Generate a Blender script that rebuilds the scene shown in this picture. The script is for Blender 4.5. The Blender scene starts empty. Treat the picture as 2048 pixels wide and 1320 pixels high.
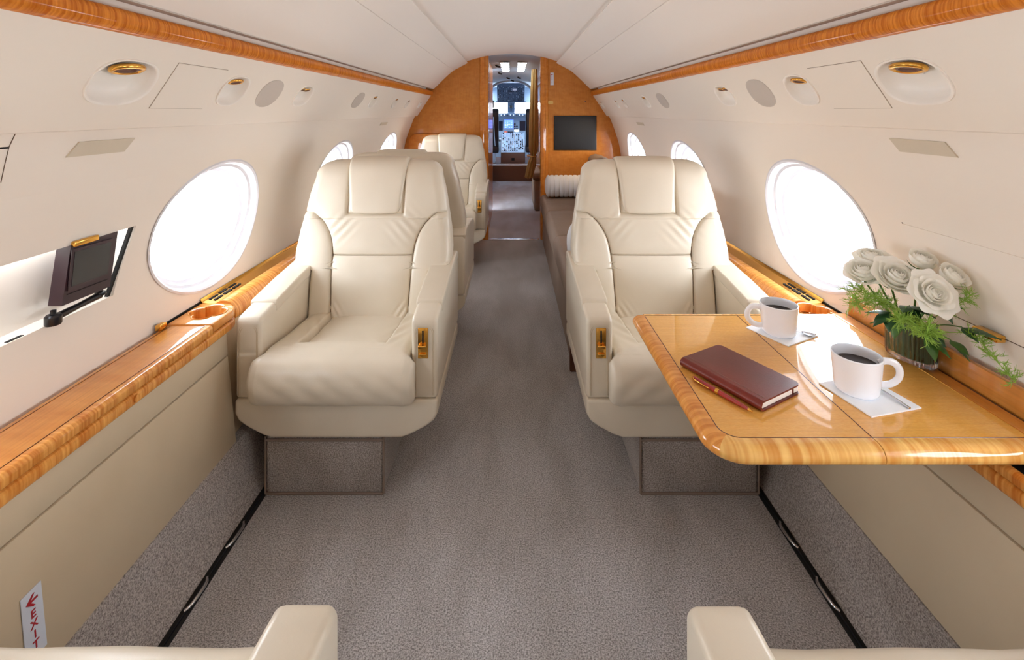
import bpy, bmesh, math, random
from mathutils import Vector, Matrix, Euler
random.seed(7)
PI = math.pi
COL = bpy.context.scene.collection
H = 1.28                      # eye height above the cabin floor

# ------------------------------------------------------------------ materials
def new_mat(name):
    m = bpy.data.materials.new(name); m.use_nodes = True
    return m, m.node_tree, m.node_tree.nodes['Principled BSDF']
def rgb(r, g, b):
    f = lambda c: (c/255/12.92) if c/255 <= .04045 else ((c/255+.055)/1.055)**2.4
    return (f(r), f(g), f(b), 1)
def simple(name, col, rough=.5, metal=0, coat=0, spec=.5):
    m, t, b = new_mat(name)
    b.inputs['Base Color'].default_value = col
    b.inputs['Roughness'].default_value = rough
    b.inputs['Metallic'].default_value = metal
    b.inputs['Coat Weight'].default_value = coat
    b.inputs['Coat Roughness'].default_value = .03
    b.inputs['Specular IOR Level'].default_value = spec
    return m
def noise(t, scale, detail=3, rough=.5, vec=None, dist=0):
    n = t.nodes.new('ShaderNodeTexNoise'); n.inputs['Scale'].default_value = scale
    n.inputs['Detail'].default_value = detail; n.inputs['Roughness'].default_value = rough
    n.inputs['Distortion'].default_value = dist
    if vec: t.links.new(vec, n.inputs['Vector'])
    return n
def coords(t, scale=(1,1,1), rot=(0,0,0)):
    tc = t.nodes.new('ShaderNodeTexCoord'); mp = t.nodes.new('ShaderNodeMapping')
    mp.inputs['Scale'].default_value = scale; mp.inputs['Rotation'].default_value = rot
    t.links.new(tc.outputs['Object'], mp.inputs['Vector'])
    return mp.outputs['Vector']
def ramp(t, fac, stops):
    r = t.nodes.new('ShaderNodeValToRGB'); t.links.new(fac, r.inputs['Fac'])
    e = r.color_ramp.elements
    e[0].position, e[0].color = stops[0]; e[1].position, e[1].color = stops[-1]
    for p, c in stops[1:-1]:
        x = e.new(p); x.color = c
    return r
def bump(t, b, h, strength, dist=.002):
    n = t.nodes.new('ShaderNodeBump'); n.inputs['Strength'].default_value = strength
    n.inputs['Distance'].default_value = dist
    t.links.new(h, n.inputs['Height']); t.links.new(n.outputs['Normal'], b.inputs['Normal'])
def mixc(t, a, bb, fac, mode='MIX'):
    m = t.nodes.new('ShaderNodeMix'); m.data_type = 'RGBA'; m.blend_type = mode
    for v, k in ((a, 6), (bb, 7)):
        if hasattr(v, 'links') or hasattr(v, 'is_linked'): t.links.new(v, m.inputs[k])
        else: m.inputs[k].default_value = v
    if hasattr(fac, 'is_linked'): t.links.new(fac, m.inputs[0])
    else: m.inputs[0].default_value = fac
    return m.outputs[2]
def leather(name, col, col2, rough=.38, bs=.25):
    m, t, b = new_mat(name)
    v = coords(t)
    n = noise(t, 4, 3, .5, v)
    r = ramp(t, n.outputs['Fac'], [(.3, col2), (.7, col)])
    t.links.new(r.outputs['Color'], b.inputs['Base Color'])
    b.inputs['Roughness'].default_value = rough
    n2 = noise(t, 350, 2, .5, v)
    bump(t, b, n2.outputs['Fac'], bs, .0006)
    return m
def wood(name, dark, light, grain_axis='y', fig=110, rough=.12, coat=.8, figamt=.55, stretch=14, grain=.6):
    """lacquered figured veneer: fine grain along one axis, fiddleback figure across it"""
    m, t, b = new_mat(name)
    ax = {'x': 0, 'y': 1, 'z': 2}[grain_axis]
    sf = [1, 1, 1]; sf[ax] = stretch                      # stripes stand across the grain
    v = coords(t, tuple(sf))
    n = noise(t, fig/stretch, 2, .5, v, .25)
    sg = [1, 1, 1]; sg[ax] = .05
    v2 = coords(t, tuple(sg))
    g = noise(t, 170, 3, .6, v2)
    big = noise(t, 2.5, 2, .5, coords(t, tuple(1 if i != ax else .5 for i in range(3))))
    r = ramp(t, n.outputs['Fac'], [(.33, dark), (.67, light)])
    mid = tuple((dark[i]+light[i])/2 for i in range(3)) + (1,)
    c1 = mixc(t, mid, r.outputs['Color'], figamt)
    r2 = ramp(t, g.outputs['Fac'], [(.3, (.80,.80,.80,1)), (.7, (1.12,1.12,1.12,1))])
    c2 = mixc(t, c1, r2.outputs['Color'], grain, 'MULTIPLY')
    r3 = ramp(t, big.outputs['Fac'], [(.3, (.93,.93,.93,1)), (.7, (1.06,1.06,1.06,1))])
    c3 = mixc(t, c2, r3.outputs['Color'], .7, 'MULTIPLY')
    t.links.new(c3, b.inputs['Base Color'])
    b.inputs['Roughness'].default_value = .45; b.inputs['Specular IOR Level'].default_value = .05
    b.inputs['Coat Weight'].default_value = coat
    b.inputs['Coat Roughness'].default_value = max(0,(rough-.06)*.4)
    return m
def carpet_mat(name, dark, light, speck=1.0):
    m, t, b = new_mat(name)
    v = coords(t)
    n = noise(t, 240, 2, .8, v)
    w = noise(t, 3.0, 3, .6, coords(t, (1.6, .55, 1)), .4)
    big = ramp(t, w.outputs['Fac'], [(.36, (.86,.84,.83,1)), (.64, (1.14,1.15,1.18,1))])
    fine = ramp(t, n.outputs['Fac'], [(.36, dark), (.64, light)])
    c = mixc(t, fine.outputs['Color'], big.outputs['Color'], .9, 'MULTIPLY')
    t.links.new(c, b.inputs['Base Color'])
    b.inputs['Roughness'].default_value = 1; b.inputs['Specular IOR Level'].default_value = .1
    b.inputs['Sheen Weight'].default_value = .25
    bump(t, b, n.outputs['Fac'], .8, .004)
    return m
def emit(name, col, s):
    m, t, b = new_mat(name)
    b.inputs['Base Color'].default_value = (0,0,0,1)
    b.inputs['Emission Color'].default_value = col; b.inputs['Emission Strength'].default_value = s
    return m
def pane_mat(name, tint=(1,1,1,1)):
    m, t, b = new_mat(name); t.nodes.remove(b)
    tr = t.nodes.new('ShaderNodeBsdfTransparent'); tr.inputs[0].default_value = tint
    gl = t.nodes.new('ShaderNodeBsdfGlossy'); gl.inputs['Roughness'].default_value = .02
    mx = t.nodes.new('ShaderNodeMixShader'); mx.inputs[0].default_value = .05
    t.links.new(tr.outputs[0], mx.inputs[1]); t.links.new(gl.outputs[0], mx.inputs[2])
    t.links.new(mx.outputs[0], t.nodes['Material Output'].inputs['Surface'])
    return m

M = {}
M['wall'] = simple('cabin_cream', rgb(238,229,218), .55, spec=.3)
M['ceil'] = simple('headliner', rgb(236,227,218), .75, spec=.2)
M['psu'] = simple('service_panel', rgb(238,229,217), .5, spec=.3)
M['dish'] = simple('lamp_dish', rgb(243,236,227), .35)
M['speaker'] = simple('speaker_cloth_and_lip_shade', rgb(196,186,176), .8)
M['plate'] = simple('plate_beige', rgb(206,194,174), .5)
M['winframe'] = simple('window_frame_white', rgb(222,221,226), .45)
M['leather'] = leather('cream_leather', rgb(219,208,189), rgb(209,197,177), .33)
M['panelleather'] = leather('panel_leather', rgb(205,187,158), rgb(196,177,148), .5, .12)
M['wood_trim'] = wood('trim_wood', rgb(172,84,14), rgb(224,140,50), 'y', 190, figamt=.75, stretch=24, grain=.2, coat=.35, rough=.3)
M['wood_ledge'] = wood('ledge_wood', rgb(190,110,38), rgb(224,156,76), 'y', 34, figamt=.3, rough=.1, stretch=4)
M['wood_nose'] = wood('nose_wood', rgb(190,104,30), rgb(240,174,90), 'y', 130, figamt=.75, stretch=16, grain=.25)
M['wood_table'] = wood('table_wood', rgb(218,150,60), rgb(240,184,96), 'x', 150, grain=.35, figamt=.5, rough=.06, coat=1, stretch=.12)
M['wood_edge'] = wood('table_edge_wood', rgb(208,136,54), rgb(244,198,118), 'x', 80, grain=.2, figamt=.8, rough=.08, coat=1)
M['wood_edge_y'] = wood('table_side_edge_wood', rgb(192,112,38), rgb(232,164,82), 'y', 120, grain=.2, figamt=.7, rough=.08, coat=1)
M['wood_bulk'] = wood('bulkhead_wood', rgb(176,102,38), rgb(206,138,66), 'z', 30, figamt=.35, grain=.5, rough=.2, coat=.5, stretch=1.5)
M['wood_case'] = wood('casing_wood', rgb(184,100,28), rgb(220,146,66), 'z', 30, figamt=.4, rough=.15, stretch=2)
M['wood_dark'] = simple('step_wood', rgb(96,56,34), .4)
M['carpet'] = carpet_mat('floor_carpet', rgb(118,113,110), rgb(206,202,200))
M['carpet_side'] = carpet_mat('side_carpet', rgb(116,107,102), rgb(194,185,178))
M['runner'] = carpet_mat('runner_carpet', rgb(138,138,146), rgb(206,206,216))
M['binding'] = simple('carpet_binding', rgb(128,110,98), .9)
M['gold'] = simple('polished_brass', rgb(232,176,84), .18, 1)
M['goldsatin'] = simple('satin_brass', rgb(206,170,104), .35, 1)
M['chrome'] = simple('polished_steel', rgb(220,220,224), .18, 1)
M['black'] = simple('black_plastic', rgb(16,14,20), .3)
M['slot'] = simple('dark_slot', rgb(18,14,12), .8)
M['seam_shade'] = simple('leather_seam_shade', rgb(118,96,70), .8)  # dark tone that paints the shade in the leather seams
M['fineseam'] = simple('fine_seam', rgb(158,142,126), .8)
M['seam'] = simple('seam_shadow_gap', rgb(96,78,60), .9)
M['inlay'] = simple('dark_inlay', rgb(92,50,20), .3)
M['monitor'] = simple('monitor_case', rgb(52,30,38), .35)
M['screen'] = simple('screen_glass', rgb(58,58,58), .25)
M['tv'] = simple('television_glass', rgb(24,24,26), .3)
M['porcelain'] = simple('porcelain', rgb(240,242,248), .12, coat=.5)
M['coffee'] = simple('coffee', rgb(34,20,14), .05)
M['napkin'] = simple('napkin_paper', rgb(244,247,252), .8)
M['book'] = leather('notebook_leather', rgb(120,34,18), rgb(84,20,12), .34, .3)
M['paper'] = simple('paper', rgb(240,236,228), .8)
M['pen'] = simple('pen_lacquer', rgb(150,14,18), .15, coat=1)
M['petal'] = simple('petal', rgb(255,254,249), .6)
def translucent(m, col, f):
    t = m.node_tree; b = t.nodes['Principled BSDF']; tr = t.nodes.new('ShaderNodeBsdfTranslucent'); tr.inputs[0].default_value = col
    mx = t.nodes.new('ShaderNodeMixShader'); mx.inputs[0].default_value = f
    t.links.new(b.outputs[0], mx.inputs[1]); t.links.new(tr.outputs[0], mx.inputs[2]); t.links.new(mx.outputs[0], t.nodes['Material Output'].inputs['Surface'])
translucent(M['petal'], rgb(255,253,244), .25)
M['leafdark'] = simple('leaf_dark', rgb(38,78,40), .35)
M['liner'] = simple('vase_leaf_liner', rgb(92,128,92), .5)
M['leaf'] = simple('leaf', rgb(70,112,44), .45)
M['fern'] = simple('fern', rgb(142,180,70), .55)
M['taupe'] = leather('taupe_suede', rgb(150,130,114), rgb(134,114,99), .6, .2)
M['white_towel'] = simple('towelling', rgb(226,226,230), .95)
M['curtain'] = simple('gold_curtain', rgb(196,172,112), .7)
M['cockpit'] = simple('cockpit_shell', rgb(168,184,200), .6)
M['cockpit_panel'] = simple('instrument_panel', rgb(66,86,112), .5)
M['instr'] = simple('instrument_face', rgb(150,172,196), .5)
M['instrdark'] = simple('instrument_dark', rgb(20,26,44), .3)
M['white'] = simple('white_plastic', rgb(240,240,244), .4)
M['brownbox'] = simple('pedestal_brown', rgb(120,84,68), .6)
M['lampwhite'] = emit('corridor_lamp', (1,.98,.95,1), 14)
M['bluescreen'] = emit('blue_display', (.12,.25,1,1), 2.2)
M['cove'] = emit('cove_fill_glow', (1,.9,.8,1), .6)
M['red'] = simple('sign_red', rgb(168,14,30), .6)
M['signwhite'] = simple('sign_white', rgb(208,214,226), .5)
M['pane'] = pane_mat('window_pane')
def glass_mat():
    m, t, b = new_mat('vase_glass')
    b.inputs['Base Color'].default_value = (.95,.95,.97,1); b.inputs['Roughness'].default_value = .02
    b.inputs['Transmission Weight'].default_value = 1; b.inputs['IOR'].default_value = 1.45
    tr = t.nodes.new('ShaderNodeBsdfTransparent'); mx = t.nodes.new('ShaderNodeMixShader'); mx.inputs[0].default_value = .35
    t.links.new(b.outputs[0], mx.inputs[1]); t.links.new(tr.outputs[0], mx.inputs[2]); t.links.new(mx.outputs[0], t.nodes['Material Output'].inputs['Surface'])
    return m
M['glass'] = glass_mat()

# ------------------------------------------------------------------ mesh helpers
def finish(name, bm, mat, parent=None, smooth=True, angle=35):
    bmesh.ops.recalc_face_normals(bm, faces=bm.faces)
    me = bpy.data.meshes.new(name); bm.to_mesh(me); bm.free()
    o = bpy.data.objects.new(name, me); COL.objects.link(o)
    for mm in (mat if isinstance(mat, (list, tuple)) else [mat]):
        me.materials.append(M[mm] if isinstance(mm, str) else mm)
    if smooth and len(me.polygons):
        me.polygons.foreach_set('use_smooth', [True]*len(me.polygons))
        me.set_sharp_from_angle(angle=math.radians(angle))
    if parent: o.parent = parent
    return o
def tag(o, label=None, cat=None, group=None, kind=None):
    if label: o['label'] = label
    if cat: o['category'] = cat
    if group: o['group'] = group
    if kind: o['kind'] = kind
    return o
def thing(name, label, cat, loc=(0,0,0), rz=0, group=None):
    o = bpy.data.objects.new(name, None); COL.objects.link(o)
    o.empty_display_size = .05
    o.location = loc; o.rotation_euler = (0,0,rz)
    return tag(o, label, cat, group)
def bevel_bm(bm, off, seg=3, ang=25):
    if off <= 0: return
    es = [e for e in bm.edges if len(e.link_faces) == 2 and e.calc_face_angle(0) > math.radians(ang)]
    bmesh.ops.bevel(bm, geom=es, offset=off, segments=seg, profile=.5, affect='EDGES', clamp_overlap=True)
def add_prism(bm, pts, axis, a0, a1, sx=1):
    """polygon pts in the plane of the other two axes (x,y,z order), extruded along axis"""
    def P(p, a):
        if axis == 'y': return (p[0]*sx, a, p[1])
        if axis == 'x': return (a*sx, p[0], p[1])
        return (p[0]*sx, p[1], a)
    va = [bm.verts.new(P(p, a0)) for p in pts]; vb = [bm.verts.new(P(p, a1)) for p in pts]
    n = len(pts)
    fs = [bm.faces.new(va), bm.faces.new(vb[::-1])]
    for i in range(n): fs.append(bm.faces.new((va[i], vb[i], vb[(i+1) % n], va[(i+1) % n])))
    return fs
def prism(name, pts, axis, a0, a1, mat, parent=None, bevel=0, seg=3, sx=1, angle=35, bang=25):
    bm = bmesh.new(); add_prism(bm, pts, axis, a0, a1, sx)
    bmesh.ops.recalc_face_normals(bm, faces=bm.faces)
    bevel_bm(bm, bevel, seg, bang)
    return finish(name, bm, mat, parent, angle=angle)
def add_box(bm, x0, x1, y0, y1, z0, z1):
    r = bmesh.ops.create_cube(bm, size=1)
    for v in r['verts']:
        v.co = Vector(((x0+x1)/2+v.co.x*(x1-x0), (y0+y1)/2+v.co.y*(y1-y0), (z0+z1)/2+v.co.z*(z1-z0)))
    return r['verts']
def box(name, x0, x1, y0, y1, z0, z1, mat, parent=None, bevel=0, seg=3):
    bm = bmesh.new(); add_box(bm, min(x0,x1), max(x0,x1), min(y0,y1), max(y0,y1), min(z0,z1), max(z0,z1))
    bevel_bm(bm, bevel, seg)
    return finish(name, bm, mat, parent)
def add_tube(bm, pts, r, n=10, closed=False, cap=True, flat=1.0):
    pts = [Vector(p) for p in pts]; rings = []
    up = Vector((0,0,1)); N = len(pts); prev = None
    for i, p in enumerate(pts):
        if closed: d = pts[(i+1) % N]-pts[i-1]
        else: d = pts[min(i+1, N-1)]-pts[max(i-1, 0)]
        d.normalize()
        if prev is None:
            s = d.cross(up)
            if s.length < .1: s = d.cross(Vector((1,0,0)))
        else: s = prev-d*prev.dot(d)
        s.normalize(); prev = s; u = s.cross(d)
        rr = r[i] if isinstance(r, (list, tuple)) else r
        rings.append([bm.verts.new(p+s*math.cos(a)*rr+u*math.sin(a)*rr*flat) for a in [2*PI*k/n for k in range(n)]])
    for i in range(N if closed else N-1):
        A, B = rings[i], rings[(i+1) % N]
        for k in range(n): bm.faces.new((A[k], A[(k+1) % n], B[(k+1) % n], B[k]))
    if cap and not closed:
        bm.faces.new(rings[0][::-1]); bm.faces.new(rings[-1])
def tube(name, pts, r, mat, parent=None, n=10, closed=False, flat=1.0):
    bm = bmesh.new(); add_tube(bm, pts, r, n, closed, True, flat); return finish(name, bm, mat, parent, angle=50)
def add_loft(bm, rings, cap=True):
    R = [[bm.verts.new(p) for p in ring] for ring in rings]; n = len(rings[0])
    for i in range(len(R)-1):
        A, B = R[i], R[i+1]
        for k in range(n): bm.faces.new((A[k], A[(k+1) % n], B[(k+1) % n], B[k]))
    if cap: bm.faces.new(R[0][::-1]); bm.faces.new(R[-1])
def add_lathe(bm, prof, cx=0, cy=0, cz=0, n=48, ex=1, ey=1):
    rings = [[(cx+r*ex*math.cos(2*PI*k/n), cy+r*ey*math.sin(2*PI*k/n), cz+z) for k in range(n)] for r, z in prof]
    add_loft(bm, rings, cap=False)
    # close ends when radius is small
    bm.verts.ensure_lookup_table()
def grid(bm, fn, nu, nv):
    V = [[bm.verts.new(fn(i/nu, j/nv)) for j in range(nv+1)] for i in range(nu+1)]
    for i in range(nu):
        for j in range(nv): bm.faces.new((V[i][j], V[i+1][j], V[i+1][j+1], V[i][j+1]))
def apply_cut(o, cutters):
    for c in cutters:
        m = o.modifiers.new('cut', 'BOOLEAN'); m.operation = 'DIFFERENCE'; m.object = c; m.solver = 'EXACT'
    dg = bpy.context.evaluated_depsgraph_get(); dg.update()
    me = bpy.data.meshes.new_from_object(o.evaluated_get(dg), depsgraph=dg)
    o.modifiers.clear(); o.data = me
    me.polygons.foreach_set('use_smooth', [True]*len(me.polygons))
    me.set_sharp_from_angle(angle=math.radians(22))
    for c in cutters: bpy.data.objects.remove(c, do_unlink=True)
def crom(pts, n, closed=False):
    """Catmull-Rom resampling"""
    out = []; N = len(pts); segs = N if closed else N-1
    for i in range(segs):
        g = lambda k: pts[k % N] if closed else pts[max(0, min(N-1, k))]
        p0, p1, p2, p3 = g(i-1), g(i), g(i+1), g(i+2)
        for k in range(n):
            t = k/n
            out.append(tuple(.5*((2*p1[j])+(-p0[j]+p2[j])*t+(2*p0[j]-5*p1[j]+4*p2[j]-p3[j])*t*t+(-p0[j]+3*p1[j]-3*p2[j]+p3[j])*t**3) for j in range(len(p1))))
    if not closed: out.append(tuple(pts[-1]))
    return out
def interp(x, xs, ys):
    if x <= xs[0]: return ys[0]
    for i in range(len(xs)-1):
        if x <= xs[i+1]:
            t = (x-xs[i])/(xs[i+1]-xs[i]); return ys[i]+(ys[i+1]-ys[i])*t
    return ys[-1]

# ------------------------------------------------------------------ cabin shell
Y0, Y1 = -2.6, 4.87
WALL = [(.958,1.262),(.985,1.215),(1.03,1.10),(1.068,.98),(1.090,.87),(1.098,.78),(1.094,.69),(1.085,.613),(1.078,.54)]
WALLD = crom(WALL, 5)
def wallx(z):
    zs = [p[1] for p in WALLD][::-1]; xs = [p[0] for p in WALLD][::-1]
    return interp(z, zs, xs)
WIN = [-1.90, -.68, .54, 1.76, 2.98, 4.20]
NAME = {-1: 'left', 1: 'right'}
# service panel frame: along Y, along the slant (up), normal into the cabin
VA, VB = Vector((.813, 0, 1.446)), Vector((.945, 0, 1.248))
VU = (VA-VB).normalized(); VN = Vector((VU.z*-1, 0, VU.x))
if VN.z > 0: VN = -VN
def vpt(s, y, a, b, n=0, zc=1.347):
    """point on the service panel: centre y, a along Y, b up the slant, n out of the panel"""
    base = VB+VU*((zc-VB.z)/VU.z)
    p = base+VU*b+VN*n
    return Vector((p.x*s, y+a, p.z))
def oval(a, b, n=48, p=2.3):
    out = []
    for k in range(n):
        t = 2*PI*k/n; c, s_ = math.cos(t), math.sin(t)
        out.append((a*math.copysign(abs(c)**(2/p), c), b*math.copysign(abs(s_)**(2/p), s_)))
    return out
winno = 0
glass_ports = []
for s in (-1, 1):
    inner = WALLD; outer = [(p[0]+.05, p[1]-.0) for p in WALLD[::-1]]
    w = bmesh.new(); add_prism(w, inner+outer, 'y', Y0, Y1, s)
    wall = finish('wall_'+NAME[s], w, 'wall'); tag(wall, kind='structure')
    cutters = []
    for y in WIN:
        c = bmesh.new()
        add_loft(c, [[(x*s, y+.30*math.cos(2*PI*k/64), .877+.22*math.sin(2*PI*k/64)) for k in range(64)] for x in (.9, 1.3)])
        cutters.append(finish('cutter', c, 'wall'))
    if s == -1:
        c = bmesh.new(); add_prism(c, [(.80,.775),(1.335,.775),(1.39,.963),(.80,.963)], 'x', 1.0, 1.3, s)
        cutters.append(finish('cutter', c, 'wall'))
    apply_cut(wall, cutters)
    for y in WIN:
        winno += 1
        wroot = bpy.data.objects.new('window_%d' % winno, None); COL.objects.link(wroot); wroot.location = (1.08*s, y, .877)
        tag(wroot, kind='structure')
        f = bmesh.new()
        # stepped oval reveal, following the slope of the wall
        prof = [(.312,.232,-.0035),(.305,.225,-.005),(.298,.218,.000),(.292,.213,.022),(.280,.203,.026),(.276,.199,.045),(.262,.187,.049),(.258,.184,.070),(.246,.174,.074),(.243,.171,.092),(.250,.178,.10),(.33,.25,.10)]
        rings = []
        for a, b, d in prof:
            ring = []
            for k in range(72):
                t = 2*PI*k/72; zz = .877+b*math.sin(t)
                wx = wallx(.877+.22*math.sin(t)*1.0) if d < .03 else wallx(.877)*.5+wallx(zz)*.5
                ring.append((s*(wx+d)-1.08*s, a*math.cos(t), zz-.877))
            rings.append(ring)
        add_loft(f, rings, cap=False)
        finish('window_frame', f, 'winframe', wroot, angle=30)
        g = bmesh.new()
        add_loft(g, [[(s*(x)-1.08*s, .252*math.cos(2*PI*k/48), .18*math.sin(2*PI*k/48)) for k in range(48)] for x in (1.175, 1.178)])
        finish('pane', g, 'pane', wroot)
        glass_ports.append((s, y))
# headliner
def arc_top(w, ztop, drop, n=14):
    return [(-w+2*w*k/n, ztop-drop*((-w+2*w*k/n)/w)**2) for k in range(n+1)]
a = arc_top(.48, 1.865, .085)
bm = bmesh.new(); add_prism(bm, a+[(.48,1.83),(.30,1.92),(-.30,1.92),(-.48,1.83)], 'y', Y0, Y1+.02)
tag(finish('ceiling', bm, 'ceil', angle=20), kind='structure')
tn = 0
def trim(pts, s, mat, y0=Y0, y1=Y1, bevel=0, angle=35):
    global tn; tn += 1
    return tag(prism('trim_%d' % tn, pts, 'y', y0, y1, mat, None, bevel, 3, s, angle), kind='structure')
for s in (-1, 1):
    trim([(.452,1.768),(.447,1.776),(.452,1.786),(.485,1.79),(.595,1.715),(.583,1.6985)], s, 'ceil')
    p = crom([(.586,1.6965),(.64,1.652),(.70,1.595),(.745,1.55),(.785,1.512)], 4)
    trim(p+[(.800,1.512),(.800,1.528),(.66,1.672),(.600,1.726),(.588,1.722)], s, 'ceil')
    trim([(.46,1.81),(.60,1.73),(.80,1.55),(.88,1.545),(.985,1.27),(1.01,1.28),(.90,1.58),(.80,1.60),(.60,1.78),(.46,1.84)], s, 'ceil')
    trim([(.800,1.530),(.862,1.524),(.862,1.462),(.815,1.462),(.815,1.455),(.88,1.455),(.88,1.545),(.80,1.545)], s, 'wall')
    trim([(.786,1.5085),(.81,1.5085),(.81,1.5118),(.786,1.5118)], s, 'speaker')  # grey strip stands in for the shade under the panel lip
    tr = trim([(.825,1.492),(.806,1.493),(.797,1.488),(.792,1.478),(.791,1.467),(.794,1.455),(.802,1.447),(.815,1.444),(.83,1.444),(.83,1.492)], s, 'wood_trim', angle=60)
    lamp = prism('cove_fill', [(.836,1.463),(.858,1.463),(.858,1.470),(.836,1.470)], 'y', Y0+.1, Y1-.15, 'cove', None, 0, 3, s)  # glowing strip added out of sight as fill for the cabin
    tag(lamp, 'long added fill light strip hidden behind the %s wooden ceiling trim' % NAME[s], 'light')
    vb = bmesh.new()
    add_prism(vb, [(.813,1.446),(.945,1.248),(.952,1.240),(.962,1.238),(.985,1.243),(.985,1.275),(.862,1.455)], 'y', Y0, Y1, s)
    vp = finish('trim_%d' % (tn+1), vb, 'psu', angle=20); tn += 1; tag(vp, kind='structure')
    LAMPS = {-1: [(1.097,.090,.060,1),(1.53,.068,.055,1),(2.04,.072,.050,2),(3.07,.06,.045,2),(3.63,.05,.042,1),(4.06,.05,.042,1),(4.6,.05,.042,1)],
              1: [(1.065,.090,.060,1),(1.475,.068,.055,1),(2.00,.072,.050,2),(3.18,.06,.045,2),(3.78,.05,.042,2),(4.05,.05,.042,1),(4.7,.05,.042,1)]}[s]
    POS = ['nearest the camera and largest', 'second from camera, by the access panel', 'third from camera, past the grey oval',
           'fourth from camera, by the far grey oval', 'third from the wooden bulkhead', 'second from the wooden bulkhead', 'closest to the wooden bulkhead']
    cutters = []
    for y, a_, b_, k in LAMPS:
        c = bmesh.new()
        add_loft(c, [[vpt(s, y, u*.97, v*.97, n) for u, v in oval(a_, b_, 40, 2.6)] for n in (-.045, .02)])
        cutters.append(finish('cutter', c, 'psu'))
    apply_cut(vp, cutters)
    for i, (y, a_, b_, k) in enumerate(LAMPS):
        root = thing('reading_lamp', 'recessed %s, %s overhead panel, %s' % ('lamp with nozzle' if k == 2 else 'reading lamp', NAME[s], POS[i]), 'lamp', vpt(s, y, 0, 0), 0, 'recessed overhead lamps')
        L = Vector(root.location)
        d = bmesh.new()
        rr = [(1.0,-.002),(1.02,.0),(1.01,.0035),(.96,.004),(.92,.001),(.88,-.010),(.80,-.022),(.60,-.030),(.3,-.032),(.02,-.032)]
        add_loft(d, [[vpt(s, y, u*f, v*f, n)-L for u, v in oval(a_, b_, 48, 2.6)] for f, n in rr], cap=False)
        finish('dish', d, 'dish', root, angle=60)
        for q in range(k):
            off = 0 if k == 1 else (-.022+.044*q)
            r0 = (.037 if i == 0 else .026 if k == 1 else .018)
            # eyeball ring seated in the upper half of the dish, tipped towards the floor
            cen = vpt(s, y, off, b_*.50, -.009)-L
            axn = Vector((-.30*s, 0, -.95)).normalized(); sy = Vector((0,1,0)); su = axn.cross(sy).normalized()
            g = bmesh.new()
            ring = [cen+(sy*math.cos(t)+su*math.sin(t)*.62)*r0 for t in [2*PI*j/28 for j in range(28)]]
            add_tube(g, ring, r0*.17, 8, True)
            finish('brass_ring', g, 'gold', root, angle=60)
            g = bmesh.new()
            add_loft(g, [[cen+axn*h+(sy*math.cos(t)+su*math.sin(t)*.62)*r0*f for t in [2*PI*j/24 for j in range(24)]] for f, h in ((.95,0),(.75,.004),(.6,.004),(.5,-.004))])
            finish('lens', g, 'brownbox', root)
    # grey speaker ovals
    for y, a_, b_, which in ([(1.76,.075,.058,'near'),(2.77,.075,.052,'far')] if s == -1 else [(1.715,.075,.058,'near'),(2.83,.075,.052,'far')]):
        d = bmesh.new()
        add_loft(d, [[vpt(s, y, u*f, v*f, n) for u, v in oval(a_, b_, 40, 2.3)] for f, n in ((1.0,-.004),(1.0,.002),(.96,.003),(.9,.0022))])
        tag(finish('speaker_grille', d, 'speaker', angle=60), 'flat grey oval speaker grille, %s overhead panel, %s the camera' % (NAME[s], 'nearer' if which == 'near' else 'farther from'), 'speaker', 'overhead speaker grilles')
    # square access panel (thin proud plate)
    y = 1.33 if s == -1 else 1.275
    d = bmesh.new()
    rect = [(-.105,-.068),(.105,-.068),(.105,.068),(-.105,.068)]
    add_loft(d, [[vpt(s, y, u, v, n) for u, v in rect] for n in (-.004, .0016)])
    bevel_bm(d, .0008, 1)
    g = bmesh.new(); add_loft(g, [[vpt(s, y, u*1.014, v*1.02, n) for u, v in rect] for n in (-.004, .0006)])
    ap_ = finish('access_panel', d, 'psu'); finish('gap', g, 'fineseam', ap_)
    tag(ap_, 'flush cream square access panel beside the big reading lamp on the %s' % NAME[s], 'panel')
    # beige plates high on the wall
    for (ya, yb, z0, z1, wh) in ((1.085,1.265,1.178,1.212,'large beige'),(3.66,3.86,1.178,1.20,'tiny far')):
        d = bmesh.new()
        add_loft(d, [[Vector((s*(wallx(z)+dx), yy, z)) for yy, z in ((ya+.0,z0),(yb-.018,z0),(yb,z1),(ya+.018,z1))] for dx in (.005, -.004)])
        bevel_bm(d, .001, 1)
        tag(finish('wall_plate', d, 'plate'), '%s flat cover plate high on the %s cabin wall' % (wh, NAME[s]), 'cover plate', 'wall cover plates')

# floor, end wall
tag(box('floor', -.86, .86, Y0, 4.86, -.05, 0, 'carpet'), kind='structure')
tag(box('wall_back', -1.15, 1.15, Y0-.05, Y0, -.05, 1.95, 'wall'), kind='structure')

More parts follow.
